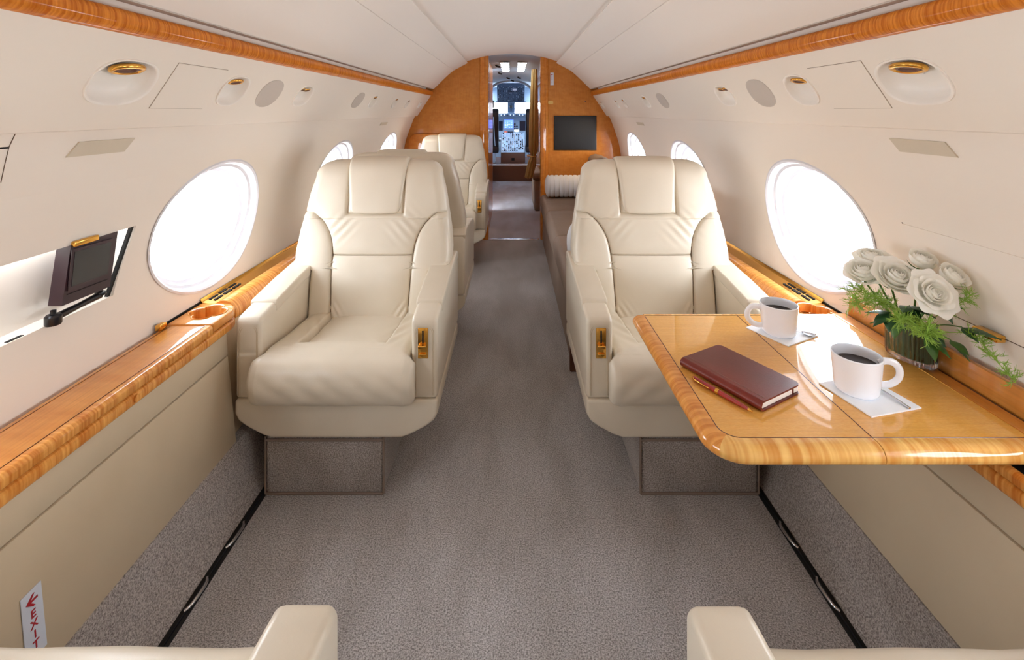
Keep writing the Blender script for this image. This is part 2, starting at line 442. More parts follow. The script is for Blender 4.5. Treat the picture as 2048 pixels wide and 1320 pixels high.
# ------------------------------------------------------------------ side ledges
for s in (-1, 1):
    nm = NAME[s]
    # carpeted kick
    kick = crom([(.905,.195),(.898,.16),(.888,.11),(.874,.055),(.856,.016),(.846,.0)], 4)
    tag(prism('baseboard_'+nm, kick+[(.846,-.03),(1.1,-.03),(1.1,.195)], 'y', Y0, Y1, 'carpet_side', None, 0, 3, s, 40), kind='structure')
    root = thing('side_ledge', 'long %s side ledge, wooden top over cream leather panelling%s' % (nm, ', round cup holder' if s == -1 else ', partly under the table'), 'ledge')
    prism('leather_panel', [(.908,.193),(.936,.476),(1.0,.476),(1.0,.193)], 'y', Y0, 1.60, 'panelleather', root, .004, 2, s)
    prism('leather_panel', [(.9365,.480),(.941,.552),(1.0,.552),(1.0,.480)], 'y', Y0, 1.60, 'panelleather', root, .003, 2, s)
    prism('leather_panel', [(.935,.193),(.966,.56),(1.02,.56),(1.02,.193)], 'y', 1.60, Y1, 'panelleather', root, .004, 2, s)
    # lower nose with rounded end
    def outline(x0, ye, wall_x=1.082, r=.075, y0=Y0):
        pts = [(wall_x, y0), (x0, y0)]
        for k in range(9):
            t = k/8*PI/2
            pts.append((x0+r-r*math.cos(t), ye-r+r*math.sin(t)))
        pts.append((wall_x, ye)); return pts
    pn = bmesh.new(); add_prism(pn, outline(.930, 1.685), 'z', .553, .5868, s)
    bmesh.ops.recalc_face_normals(pn, faces=pn.faces); bevel_bm(pn, .012, 4, 60)
    finish('lower_nose', pn, 'wood_nose', root, angle=50)
    if s == -1:
        lid = prism('lid', [(.931,Y0),(.931,1.509),(1.076,1.509),(1.076,Y0)], 'z', .590, .616, 'wood_ledge', root, .008, 4, s, 50)
        prism('front_edge', [(.929,.5905),(.9285,.609),(.936,.6166),(.952,.6168),(.952,.5905)], 'y', Y0, 1.509, 'wood_nose', root, .003, 3, s)
        box('inlay_line', -.9525, -.954, Y0, 1.509, .61, .6169, 'inlay', root)
        box('inlay_line', -1.058, -1.0595, Y0, 1.505, .61, .6166, 'inlay', root)
        e = bmesh.new(); add_prism(e, outline(.930, 1.685, 1.080, y0=1.511), 'z', .590, .618, s)
        bmesh.ops.recalc_face_normals(e, faces=e.faces); bevel_bm(e, .008, 3, 60)
        end = finish('cup_holder_top', e, 'wood_ledge', root, angle=50)
        lobes = [((.040+.016*abs(math.cos(2*t))**.6)*math.cos(t), (.040+.016*abs(math.cos(2*t))**.6)*math.sin(t)) for t in [2*PI*k/72 for k in range(72)]]
        c = bmesh.new(); add_loft(c, [[(-1.006+u, 1.605+v, z) for u, v in lobes] for z in (.5, .7)])
        c2 = finish('cutter', c, 'wall')
        low = [o for o in root.children if o.name.startswith('lower_nose')][0]
        c = bmesh.new(); add_loft(c, [[(-1.006+u, 1.605+v, z) for u, v in lobes] for z in (.4, .7)])
        c3 = finish('cutter', c, 'wall')
        apply_cut(end, [c2]); apply_cut(low, [c3])
        h = bmesh.new()
        add_loft(h, [[(-1.006+u*f, 1.605+v*f, z) for u, v in lobes] for f, z in ((1.10,.6185),(1.07,.6205),(1.0,.6195),(.96,.612),(.95,.565),(.93,.556),(.45,.555))], cap=False)
        cup = finish('cup_well', h, 'wood_nose', root, angle=50)
        h = bmesh.new(); add_loft(h, [[(-1.006+.0245*math.cos(t), 1.605+.0245*math.sin(t), z) for t in [2*PI*k/20 for k in range(20)]] for z in (.553,.557)])
        finish('steel_disc', h, 'chrome', cup)
        box('latch', -1.062, -1.080, 1.465, 1.495, .616, .634, 'gold', root, .003)
        tube('push_button', [(-.933, 1.20, .572), (-.926, 1.20, .572)], .009, 'wood_nose', root, 16)
    else:
        e = bmesh.new(); add_prism(e, outline(.930, 1.685, 1.080, y0=1.53), 'z', .590, .618, s)
        bmesh.ops.recalc_face_normals(e, faces=e.faces); bevel_bm(e, .008, 3, 60)
        end = finish('cup_holder_top', e, 'wood_ledge', root, angle=50)
        lobes = [((.040+.016*abs(math.cos(2*t))**.6)*math.cos(t), (.040+.016*abs(math.cos(2*t))**.6)*math.sin(t)) for t in [2*PI*k/72 for k in range(72)]]
        c = bmesh.new(); add_loft(c, [[(1.006+u, 1.620+v, z) for u, v in lobes] for z in (.5, .7)])
        apply_cut(end, [finish('cutter', c, 'wall')])
        h = bmesh.new()
        add_loft(h, [[(1.006+u*f, 1.620+v*f, z) for u, v in lobes] for f, z in ((1.10,.6185),(1.07,.6205),(1.0,.6195),(.96,.612),(.95,.592))], cap=False)
        finish('cup_well', h, 'wood_nose', root, angle=50)
        box('pocket_shade', .95, 1.078, Y0, 1.52, .587, .589, 'slot', root)  # dark slab painted in for the shade inside the open pocket
        prism('front_edge', [(.930,.588),(.930,.604),(.936,.610),(.948,.610),(.948,.588)], 'y', Y0, 1.53, 'wood_nose', root, .003, 3, s)
    # rail beside the chairs, brass air grille along the wall
    prism('rail', crom([(1.032,.612),(1.012,.624),(.985,.622),(.966,.606),(.957,.585),(.958,.566)], 4)+[(.966,.56),(1.032,.56)], 'y', 1.685, Y1, 'wood_nose', root, 0, 3, s, 60)
    prism('brass_grille', [(1.034,.585),(1.034,.611),(1.040,.613),(1.076,.618),(1.083,.630),(1.083,.585)], 'y', 1.685, Y1, 'gold', root, .001, 1, s)
    sl = bmesh.new()
    for k in range(3):
        yy = 1.715+k*.058
        for xx in (1.047, 1.064):
            if k % 3 != 1:
                for j in range(4): add_box(sl, *(sorted((s*xx, s*(xx+.009)))), yy+j*.012, yy+j*.012+.008, .607, .6175+(xx-1.047)*.1)
            else: add_box(sl, *(sorted((s*xx, s*(xx+.011)))), yy, yy+.046, .607, .6175+(xx-1.047)*.1)
    finish('grille_slots', sl, 'slot', root)
    box('shadow_gap', s*1.081, s*1.086, 1.495, 1.98, .58, .6205, 'slot', root)
    # seat track along the floor edge
    tr = thing('seat_track', 'dark seat track slot along the %s edge of the carpet' % nm, 'track')
    box('channel', s*.822, s*.847, -.6, 4.7, -.002, .0025, 'slot', tr)
    box('channel_lip', s*.832, s*.8345, -.6, 4.7, .001, .006, 'black', tr)
    for yy in (1.46, 1.28):
        pts = [(s*.835, yy-.045, .008), (s*.825, yy-.03, .012), (s*.822, yy+.02, .012), (s*.832, yy+.045, .008)]
        tube('track_clip', crom(pts, 4), .004, 'chrome', tr, 8)

# ------------------------------------------------------------------ armchairs
SX = 1
def yfront(z):
    return .36+(z-.45)*.25-.012*math.exp(-((z-.60)/.09)**2)
BC = [(.152,.36),(.156,.45),(.163,.60),(.168,.68),(.176,.735),(.196,.785),(.230,.828),(.275,.858),(.35,.878)]
BCD = crom(BC, 8)
def bolster_sd(x, z):
    x = abs(x); d = 9
    for i in range(len(BCD)-1):
        ax, az = BCD[i]; bx, bz = BCD[i+1]
        ux, uz = bx-ax, bz-az; L = ux*ux+uz*uz
        t = max(0, min(1, ((x-ax)*ux+(z-az)*uz)/L))
        dd = (x-ax-ux*t)**2+(z-az-uz*t)**2
        if dd < d: d = dd
    d = math.sqrt(d)
    xb = interp(z, [p[1] for p in BCD], [p[0] for p in BCD])
    return d if (x > xb and z < .876) else -d
def chair(side, name, label, group):
    """armchair facing -y, origin on the floor under the arm fronts; side=+1: aisle arm at +x"""
    root = thing(name, label, 'armchair', group=group)
    X = side
    # backrest
    zs = []
    z = .40
    while z < 1.0: zs.append(z); z += .0042
    WZ = [.40,.632,.636,.640,.646,.66,.70,.78,.855,.93,1.0]
    WW = [.243,.243,.252,.300,.316,.324,.326,.318,.304,.291,.272]
    rows = []
    for z in zs: rows.append((z, interp(z, WZ, WW), 0))
    for k in range(1, 17):
        t = k/16*PI/2
        rows.append((1.0+.068*math.sin(t), .272-.085*(1-math.cos(t))**1.2, .052*(1-math.cos(t))))
    nf = 170; rings = []
    for z, w, ins in rows:
        yf = yfront(z)+ins; th = .135-.02*(z-.4) - 2*ins*.9
        rc = min(.040, th*.42, w*.5)*(1 if z > .66 else .35); ring = []
        fx = w-rc
        for k in range(nf+1):
            x = -fx+2*fx*k/nf
            sd = bolster_sd(x, z)
            D = 0
            if sd > 0: D += .016*(1-math.exp(-sd/.020))
            else: D += .010*(1-math.exp(sd/.030))
            D -= .009*math.exp(-(sd/.0032)**2)
            if sd < 0 and z < .78: 
                D -= .006*math.exp(-((z-.685)/.0035)**2)
                D -= .006*math.exp(-((z-.685)/.022)**2)
            if z > .83:
                e = max(abs(x)-.118, .848-z)
                D -= .012*math.exp(-(e/.005)**2)
                if e > 0: D += .006*(1-math.exp(-e/.02))
            # gathered folds under the headrest corners and at the foot
            for cx_, cz_, dirx in ((.13,.80,1),(-.13,.80,-1)):
                u = (x-cx_)*dirx; v = z-cz_
                q = (u*.55+v*.83); r_ = (u*.83-v*.55)
                D += .0016*math.sin(q*190+3*math.sin(r_*14))*math.exp(-(u*u+v*v)/.0035)
            for cx_, dirx in ((.14,1),(-.14,-1)):
                u = (x-cx_); v = z-.47
                D += .002*math.sin((u*dirx-v*.7)*230)*math.exp(-(u*u+v*v)/.0012)
            D += .0012*math.sin(x*31+z*17)*math.sin(z*23-x*9)
            ring.append((X*x, yf-D, z))
        D0 = ring[-1][1]
        for k in range(1, 8):
            t = k/8*PI/2; ring.append((X*(fx+rc*math.sin(t)), D0+rc*(1-math.cos(t)), z))
        yb = yf+th
        for k in range(0, 9):
            t = k/8*PI/2; ring.append((X*(fx+rc*math.cos(t)), yb-rc+rc*math.sin(t), z))
        for k in range(1, 8): ring.append((X*(fx-2*fx*k/8), yb+.012*math.sin(PI*k/8), z))
        for k in range(0, 9):
            t = k/8*PI/2; ring.append((X*(-fx-rc*math.sin(t)), yb-rc+rc*math.cos(t), z))
        D1 = ring[0][1]
        for k in range(1, 8):
            t = k/8*PI/2; ring.append((X*(-fx-rc*math.cos(t)), D1+rc*(1-math.sin(t)), z))
        rings.append(ring)
    bm = bmesh.new(); add_loft(bm, rings)
    finish('backrest', bm, 'leather', root, angle=60)
    for sd_ in (1, -1):  # thin dark tubes draw the crease shade along the seams
        tube('seam', [(X*sd_*x, yfront(z)+.0072, z) for x, z in BCD if .41 < z and x < .262], .0011, 'seam_shade', root, 6)
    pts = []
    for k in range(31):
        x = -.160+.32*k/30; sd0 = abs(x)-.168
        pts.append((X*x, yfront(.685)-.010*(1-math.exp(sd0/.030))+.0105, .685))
    tube('seam', pts, .0010, 'seam_shade', root, 6)
    # headrest pad wrapped over the top
    f = yfront
    hp = [(f(.853)-.006,.853),(f(.87)-.017,.866),(f(.95)-.021,.95),(f(1.02)-.020,1.02),(f(1.05)-.006,1.058),(f(1.06)+.022,1.077),(f(1.06)+.065,1.080),(f(1.06)+.105,1.062),(f(1.02)+.125,1.02),(f(1.0)+.085,1.0),(f(.95)+.05,.95),(f(.87)+.02,.865)]
    bm = bmesh.new()
    hpd = crom(hp, 5, True)
    cy_ = sum(p[0] for p in hpd)/len(hpd)
    n_ = len(hpd); nrm = []
    for i in range(n_):
        a_ = Vector(hpd[i-1]); b_ = Vector(hpd[(i+1) % n_]); d_ = (b_-a_).normalized(); nrm.append((d_.y, -d_.x))
    sgn = 1
    area = sum(hpd[i][0]*hpd[(i+1) % n_][1]-hpd[(i+1) % n_][0]*hpd[i][1] for i in range(n_))
    if area < 0: sgn = -1
    rings = []
    r_ = .014; NX = 30
    xs = [(-.116, r_)]+[(-.116+r_*(1-math.cos(t)), r_*(1-math.sin(t))) for t in [PI/2*k/5 for k in range(1, 6)]]
    mid = [(-.102+.204*k/NX, 0) for k in range(1, NX)]
    xs = xs+mid+[(-x, i) for x, i in xs[::-1]]
    for x, ins in xs:
        ring = []
        for i in range(n_):
            zz = hpd[i][1]; taper = (1+.10*(zz-.95)/.12)*(1-.12*max(0, (.875-zz)/.022)**2)
            puff = .004*(1-(x/.116)**2)
            o_ = -ins+puff
            ring.append((X*x*taper, hpd[i][0]+sgn*nrm[i][0]*o_, zz+sgn*nrm[i][1]*o_))
        rings.append(ring)
    add_loft(bm, rings); finish('headrest', bm, 'leather', root, angle=60)
    # seat cushion
    sp = [(.44,.345),(.20,.335),(0,.33),(-.035,.333),(-.060,.350),(-.073,.385),(-.075,.42),(-.062,.458),(-.035,.482),(.01,.494),(.06,.492),(.16,.480),(.30,.470),(.42,.462),(.45,.44),(.455,.39)]
    spd = []
    for i in range(len(sp)):
        dense = 4 if sp[i][1] < .36 or i > 13 else 14
        if sp[i][0] > -.06 and sp[i][1] > .45 and i < 13: dense = 22
        g_ = lambda k: sp[k % len(sp)]
        seg = crom([g_(i-1), g_(i), g_(i+1), g_(i+2)], dense)
        spd += seg[dense:2*dense]
    n_ = len(spd); nrm = []
    for i in range(n_):
        a_ = Vector(spd[i-1]); b_ = Vector(spd[(i+1) % n_]); d_ = (b_-a_).normalized(); nrm.append((d_.y, -d_.x))
    area = sum(spd[i][0]*spd[(i+1) % n_][1]-spd[(i+1) % n_][0]*spd[i][1] for i in range(n_))
    sgn = 1 if area > 0 else -1
    NX = 110; hw = .243; r_ = .028
    xs = [(-hw+r_*(1-math.cos(t)), r_*(1-math.sin(t))) for t in [PI/2*k/7 for k in range(0, 8)]]
    xs = xs+[(-hw+r_+(2*(hw-r_))*k/NX, 0) for k in range(1, NX)]+[(-x, i) for x, i in xs[::-1]]
    rings = []
    for x, ins in xs:
        ring = []
        for i in range(n_):
            y, z = spd[i]
            D = -ins
            if z > .44:
                yb = .055+.018*(1-(x/.15)**2) if abs(x) < .15 else .055
                sx_ = .148-abs(x)+.02*(y-.2); sy_ = y-yb
                sd = min(sx_, sy_)
                if y > -.02:
                    D -= .010*math.exp(-(sd/.0045)**2)
                    if sd > 0: D += -.020+.014*(1-math.exp(-sd/.045))
                    elif abs(x) < .22: D += .004*math.exp(sd/.03)
                    D += .0022*math.sin((abs(x)*120-y*60))*math.exp(-((abs(x)-.165)**2)/.0010)*math.exp(-((y-.22)**2)/.03)
            if y < .02: D += .0016*math.sin((x+.6*z)*70+z*30)*math.exp(-((z-.40)/.05)**2)+.0009*math.sin(x*24+2)
            wide = 1+.095*max(0, min(1, (-.004-y)/.03))
            # side piping seam of the front roll
            if y < -.02: D -= .002*math.exp(-((abs(x)-.222)/.003)**2)
            ring.append((X*x*wide, y+sgn*nrm[i][0]*D, z+sgn*nrm[i][1]*D))
        rings.append(ring)
    bm = bmesh.new(); add_loft(bm, rings); finish('seat_cushion', bm, 'leather', root, angle=60)
    # arms
    for sd in (1, -1):
        ap = [(.0,.332),(.0,.588),(.014,.600),(.05,.606),(.25,.632),(.46,.652),(.56,.656),(.60,.64),(.615,.60),(.615,.332)]
        arm = prism('armrest', ap, 'x', .247*sd*X, .334*sd*X, 'leather', root, .014, 5, 1, 40, 35)
        cp = [(.105,.622),(.25,.640),(.46,.659),(.562,.663),(.606,.645),(.60,.62),(.46,.622),(.25,.598),(.10,.580),(.098,.612)]
        prism('pad', cp, 'x', .244*sd*X, .337*sd*X, 'leather', arm, .010, 4, 1, 40, 35)
        for q, dz in ((.0125, 0), (.0165, .004)):
            x0, x1 = .247+q, .334-q; zt = .574-dz
            pts = [(x0,-.0005,.345),(x0,-.0005,.53),(x0,-.0005,zt-.02),(x0+.006,.0005,zt-.006),(x0+.018,.001,zt),((x0+x1)/2,.001,zt+.001),(x1-.018,.001,zt),(x1-.006,.0005,zt-.006),(x1,-.0005,zt-.02),(x1,-.0005,.53),(x1,-.0005,.345)]
            tube('piping', [(X*sd*p[0], p[1], p[2]) for p in crom(pts, 4)], .0009, 'panelleather', arm, 6)
        if sd == 1:
            x0, x1 = .270*X, .303*X; xa, xb = min(x0, x1), max(x0, x1); xm = (xa+xb)/2
            bm = bmesh.new()
            add_box(bm, xa, xb, -.004, .002, .468, .568)
            bevel_bm(bm, .0015, 2)
            plate = finish('recline_plate', bm, 'gold', arm)
            box('slot', xm-.0028, xm+.0028, -.0052, -.003, .518, .560, 'slot', plate, .001)
            box('lever', xa+.0025, xb-.0045, -.020, -.003, .505, .517, 'gold', plate, .003)
            box('lever', xa+.005, xb-.005, -.010, -.003, .474, .486, 'gold', plate, .002)
    # base tub
    bp = [(-.334,.331),(.334,.331),(.334,.285),(.322,.262),(.296,.243),(.245,.216),(.215,.206),(-.215,.206),(-.245,.216),(-.296,.243),(-.322,.262),(-.334,.285)]
    bm = bmesh.new(); add_prism(bm, [(X*x, z) for x, z in bp], 'y', -.004, .60)
    bmesh.ops.recalc_face_normals(bm, faces=bm.faces); bevel_bm(bm, .010, 4, 40)
    finish('seat_base', bm, 'leather', root, angle=40)
    # carpeted pedestal and its binding
    x0, x1 = -.245*X, .150*X
    ped = box('pedestal', min(x0,x1), max(x0,x1), .025, .55, .0, .207, 'carpet_side', root, .010)
    for xx in (x0, x1):
        tube('binding', [(xx, .0225, .004), (xx, .0225, .195)], .004, 'binding', ped, 6)
    tube('binding', [(x0, .0225, .183), (x1, .0225, .183)], .0045, 'binding', ped, 6)
    tube('binding', [(x0, .0225, .004), (x1, .0225, .004)], .004, 'binding', ped, 6)
    tube('release_pin', [(.207*X, .05, .21), (.207*X, .05, .192)], .003, 'chrome', root, 8)
    return root
def copy_tree(o, parent=None):
    c = o.copy(); COL.objects.link(c)
    if parent: c.parent = parent
    for ch in list(o.children): copy_tree(ch, c)
    return c
protoL = chair(1, 'armchair', 'cream leather armchair facing the camera, left of the aisle beside the wooden ledge', 'cream leather armchairs')
protoR = chair(-1, 'armchair', 'cream leather armchair facing the camera, right of the aisle behind the table', 'cream leather armchairs')
protoL.location = (-.580, 1.60, 0); protoR.location = (.580, 1.60, 0)
for src, loc, rz, lab in ((protoR, (-.578, 3.12, 0), PI, 'cream leather armchair seen from behind, back to back with the left front armchair'),
                          (protoL, (-.548, 3.91, 0), 0, 'smaller looking cream leather armchair at the far end, against the wooden bulkhead'),
                          (protoR, (-.575, .682, 0), PI, 'cream leather armchair cropped by the bottom left corner, cushion and aisle armrest showing'),
                          (protoL, (.575, .680, 0), PI, 'cream leather armchair cropped by the bottom right corner, cushion and aisle armrest showing')):
    c = copy_tree(src); c.location = loc; c.rotation_euler = (0,0,rz); c['label'] = lab

# ------------------------------------------------------------------ table
ZT = .650
def rounded(pts_r, n=8):
    out = []; N = len(pts_r)
    for i in range(N):
        p = Vector(pts_r[i][:2]); r = pts_r[i][2]
        a = (Vector(pts_r[i-1][:2])-p).normalized(); b = (Vector(pts_r[(i+1) % N][:2])-p).normalized()
        if r <= 0: out.append(tuple(p)); continue
        A = p+a*r; B = p+b*r
        for k in range(n+1):
            t = k/n; out.append(tuple(A*(1-t)**2+p*2*t*(1-t)+B*t*t))
    return out
table = thing('fold_out_table', 'glossy golden wood fold-out table extending from the right ledge in front of the armchair', 'table', (.70,1.2,0))
TL = Vector((.70,1.2,0))
def tprism(name, pts, z0, z1, mat, bevel=0, seg=3, bang=60):
    bm = bmesh.new(); add_prism(bm, [(p[0]-TL.x, p[1]-TL.y) for p in pts], 'z', z0, z1)
    bmesh.ops.recalc_face_normals(bm, faces=bm.faces); bevel_bm(bm, bevel, seg, bang)
    return finish(name, bm, mat, table, angle=50)
YF, YB, XL, XS, XR = .902, 1.524, .374, .697, 1.046
def nose_edge(name, path, out_dirs, mat):
    """bullnosed edge band swept along path (inner line) with outward directions"""
    prof = [(0,ZT+.0003),(.016,ZT+.0003),(.026,ZT-.003),(.033,ZT-.010),(.036,ZT-.019),(.033,ZT-.028),(.024,ZT-.034),(0,ZT-.036)]
    pr = crom(prof[:-1], 3)+[prof[-1]]
    rings = [[(p[0]+d[0]*o-TL.x, p[1]+d[1]*o-TL.y, z) for o, z in pr] for p, d in zip(path, out_dirs)]
    bm = bmesh.new(); add_loft(bm, rings); return finish(name, bm, mat, table, angle=45)
W = .036
r = .055
# field of the two leaves
fl = rounded([(XL+W, YB-W*.6, .0), (XL+W, YF+W, .035), (XS-.0008, YF+W, 0), (XS-.0008, YB-W*.6, 0)])
tprism('leaf', fl, ZT-.034, ZT, 'wood_table')
fr = [(XS+.0008, YB-W*.6), (XS+.0008, YF+W), (1.0-.0008, YF+W), (1.0-.0008, YB-W*.6)]
tprism('leaf', fr, ZT-.034, ZT, 'wood_table')
tprism('rear_strip', [(1.0015, YB), (1.0015, YF), (XR, YF), (XR, YB)], ZT-.03, ZT-.002, 'wood_ledge', .002, 2, 30)
# edge bands
path = [(XL+W, YB-.02)]; dirs = [(-1,0)]
path += [(XL+W, y) for y in (1.4,1.2,1.05,YF+W+.04)]; dirs += [(-1,0)]*4
cx, cy, rr = XL+W+.035, YF+W+.035, .035
side_path, side_dir = list(path), list(dirs)
for k in range(1, 7):
    t = k/12*PI/2
    side_path.append((cx-rr*math.cos(t), cy-rr*math.sin(t))); side_dir.append((-math.cos(t), -math.sin(t)))
nose_edge('edge_band', side_path, side_dir, 'wood_edge_y')
fp, fd = [], []
for k in range(6, 13):
    t = k/12*PI/2
    fp.append((cx-rr*math.cos(t), cy-rr*math.sin(t))); fd.append((-math.cos(t), -math.sin(t)))
fp.append((XS-.0008, YF+W)); fd.append((0,-1))
nose_edge('edge_band', fp, fd, 'wood_edge')
nose_edge('edge_band', [(XS+.0008, YF+W), (1.0, YF+W), (XR, YF+W)], [(0,-1)]*3, 'wood_edge')
nose_edge('edge_band', [(XL+W, YB-.0216), (XS-.0008, YB-.0216)], [(0,.6)]*2, 'wood_edge')
nose_edge('edge_band', [(XS+.0008, YB-.0216), (1.0, YB-.0216)], [(0,.6)]*2, 'wood_edge')
cnr = bmesh.new()
# dark inlay string around the field
inl = [(XL+W, YB-.03), (XL+W, YF+W+.035)]+[(cx-rr*math.cos(k/8*PI/2), cy-rr*math.sin(k/8*PI/2)) for k in range(9)]+[(XR-.01, YF+W)]
cnr.free()
tube('inlay_string', [(p[0]-TL.x, p[1]-TL.y, ZT-.0002) for p in inl], .0013, 'inlay', table, 6)
tube('inlay_string', [(XL+W-TL.x, YB-.0225-TL.y, ZT-.0002), (1.0-TL.x, YB-.0225-TL.y, ZT-.0002)], .0010, 'inlay', table, 6)
tube('hinge_gap', [(XS-TL.x, YF+.002-TL.y+.036, ZT-.0004), (XS-TL.x, YB-.02-TL.y, ZT-.0004)], .0013, 'inlay', table, 6)
tube('hinge_gap', [(1.0008-TL.x, YF+.03-TL.y, ZT), (1.0008-TL.x, YB-TL.y, ZT)], .0016, 'gold', table, 6)
tube('hinge_gap', [(1.0485-TL.x, YF+.01-TL.y, ZT-.004), (1.0485-TL.x, YB-TL.y, ZT-.004)], .0016, 'inlay', table, 6)
box('support_slide', .93-TL.x, 1.03-TL.x, 1.30-TL.y, 1.36-TL.y, .588, ZT-.034, 'chrome', table, .003)
box('support_slide', .93-TL.x, 1.03-TL.x, 1.00-TL.y, 1.06-TL.y, .588, ZT-.034, 'chrome', table, .003)
# upright lid of the ledge behind the table
lid = prism('ledge_lid', [(1.052,.592),(1.060,.702),(1.074,.702),(1.069,.592)], 'y', .55, 1.524, 'wood_ledge', None, .002, 2)
tag(lid, 'narrow glossy wooden lid standing upright between the table and the right wall', 'lid')

# ------------------------------------------------------------------ things on the table
def mug(loc, rz, label):
    root = thing('coffee_mug', label, 'mug', loc, rz, 'white coffee mugs')
    prof = [(.0,.006),(.030,.004),(.036,.0),(.040,.0015),(.0435,.008),(.0455,.030),(.0475,.055),(.0495,.078),(.0500,.0815),(.0488,.083),(.0472,.0815),(.0455,.060),(.0430,.030),(.040,.012),(.030,.0085),(.0,.008)]
    p = [prof[0]]+crom(prof[1:-1], 3)+[prof[-1]]
    bm = bmesh.new(); add_lathe(bm, [(max(r_, .0002), z) for r_, z in p], n=64)
    body = finish('cup_body', bm, 'porcelain', root, angle=70)
    pts = crom([(.044,0,.066),(.056,0,.072),(.073,0,.070),(.084,0,.056),(.083,0,.038),(.070,0,.024),(.055,0,.019),(.043,0,.020)], 6)
    tube('handle', pts, .0043, 'porcelain', root, 14, flat=1.8)
    bm = bmesh.new(); add_lathe(bm, [(.0440,.0605),(.0436,.0615),(.0430,.0612),(.0002,.0612)], n=48)
    finish('coffee', bm, 'coffee', root)
    return root
def napkin(cx_, cy_, rz, label):
    bm = bmesh.new(); add_prism(bm, [(-.066,-.064),(.066,-.064),(.066,.064),(-.066,.064)], 'z', 0, .0028)
    bevel_bm(bm, .0008, 2)
    o = finish('paper_napkin', bm, 'napkin'); o.location = (cx_, cy_, ZT+.0004); o.rotation_euler = (0,0,rz)
    tag(o, label, 'napkin', 'white square napkins')
def spoon(loc, rz, label):
    root = thing('teaspoon', label, 'spoon', loc, rz, 'steel teaspoons')
    pts = crom([(.012,0,.003),(.03,0,.0055),(.07,0,.0055),(.115,0,.0022)], 5)
    n = len(pts)
    tube('spoon_handle', pts, [.0016+.0016*(i/n) for i in range(n)], 'chrome', root, 8, flat=.5)
    bm = bmesh.new()
    grid(bm, lambda u, v: ((-.018+.034*u), (.0115*math.sin(PI*min(1, max(0, u*.97+.02)))**.6)*(2*v-1), .0010+.0065*(abs(2*v-1)**2*.5+abs(2*u-1)**2*.5)), 12, 10)
    bmesh.ops.solidify(bm, geom=bm.faces[:], thickness=.0008)
    finish('spoon_bowl', bm, 'chrome', root, angle=60)
napkin(.770, 1.387, math.atan2(.058, .113), 'white napkin under the farther coffee mug')
napkin(.790, 1.076, math.atan2(.030, .126), 'white napkin under the nearer coffee mug')
ZN = ZT+.0034
mug((.758,1.378,ZN), math.radians(172), 'white porcelain mug of black coffee, the farther one, handle pointing at the aisle')
mug((.776,1.092,ZN), math.radians(-12), 'white porcelain mug of black coffee, the nearer one, handle pointing at the vase')
spoon((.832,1.362,ZN), math.radians(150), 'steel teaspoon with its bowl resting beside the farther mug')
spoon((.815,1.135,ZN), math.radians(-78), 'steel teaspoon lying beside the nearer mug, handle towards the camera')
# notebook
nb = thing('notebook', 'closed reddish brown leather notebook with white pages lying on the table', 'notebook', (.536,1.145,ZT+.0005), math.atan2(-.185,.105))
bm = bmesh.new()
cov = rounded([(-.106,-.068,0.0),(.106,-.068,0.0),(.106,.068,.016),(-.106,.068,.016)])
add_prism(bm, cov, 'z', .018, .0215); bevel_bm(bm, .0012, 2); finish('front_cover', bm, 'book', nb)
bm = bmesh.new(); add_prism(bm, cov, 'z', 0, .003); bevel_bm(bm, .0012, 2); finish('back_cover', bm, 'book', nb)
bm = bmesh.new()
add_prism(bm, crom([(-.064,.0215),(-.070,.0212),(-.0765,.017),(-.079,.0108),(-.0765,.004),(-.070,.0003),(-.064,0)], 4)+[(-.064,.003),(-.070,.0035),(-.0745,.0108),(-.070,.018),(-.064,.0185)], 'x', -.106, .106)
finish('spine', bm, 'book', nb, angle=60)
bm = bmesh.new(); add_box(bm, -.102, .102, -.070, .064, .003, .018); bevel_bm(bm, .002, 2); finish('pages', bm, 'paper', nb)
box('ribbon', .1015, .103, .040, .045, .002, .018, 'book', nb)
tube('stitching', [(-.100,-.056,.0216), (.100,-.056,.0216)], .0005, 'brownbox', nb, 5)
# pen
A = Vector((.425,1.140,ZT+.0062)); B = Vector((.500,1.012,ZT+.0052))
pen = thing('ballpoint_pen', 'dark red lacquered pen with gold clip lying beside the notebook', 'pen', A, math.atan2(B.y-A.y, B.x-A.x))
tube('cap', [(0,0,0),(.003,0,0),(.02,0,0),(.064,0,0)], [.0028,.0045,.0055,.0058], 'pen', pen, 16)
tube('barrel', [(.070,0,0),(.10,0,0),(.130,0,0),(.142,0,0)], [.0056,.0054,.0042,.0034], 'pen', pen, 16)
tube('center_band', [(.063,0,0),(.071,0,0)], .0062, 'gold', pen, 16)
tube('tip', [(.141,0,0),(.144,0,0),(.150,0,-.001)], [.0036,.003,.0012], 'gold', pen, 12)
tube('clip', [(.004,-.004,.003),(.008,-.0072,.002),(.04,-.0080,.001),(.05,-.0066,.001)], .0014, 'gold', pen, 8)
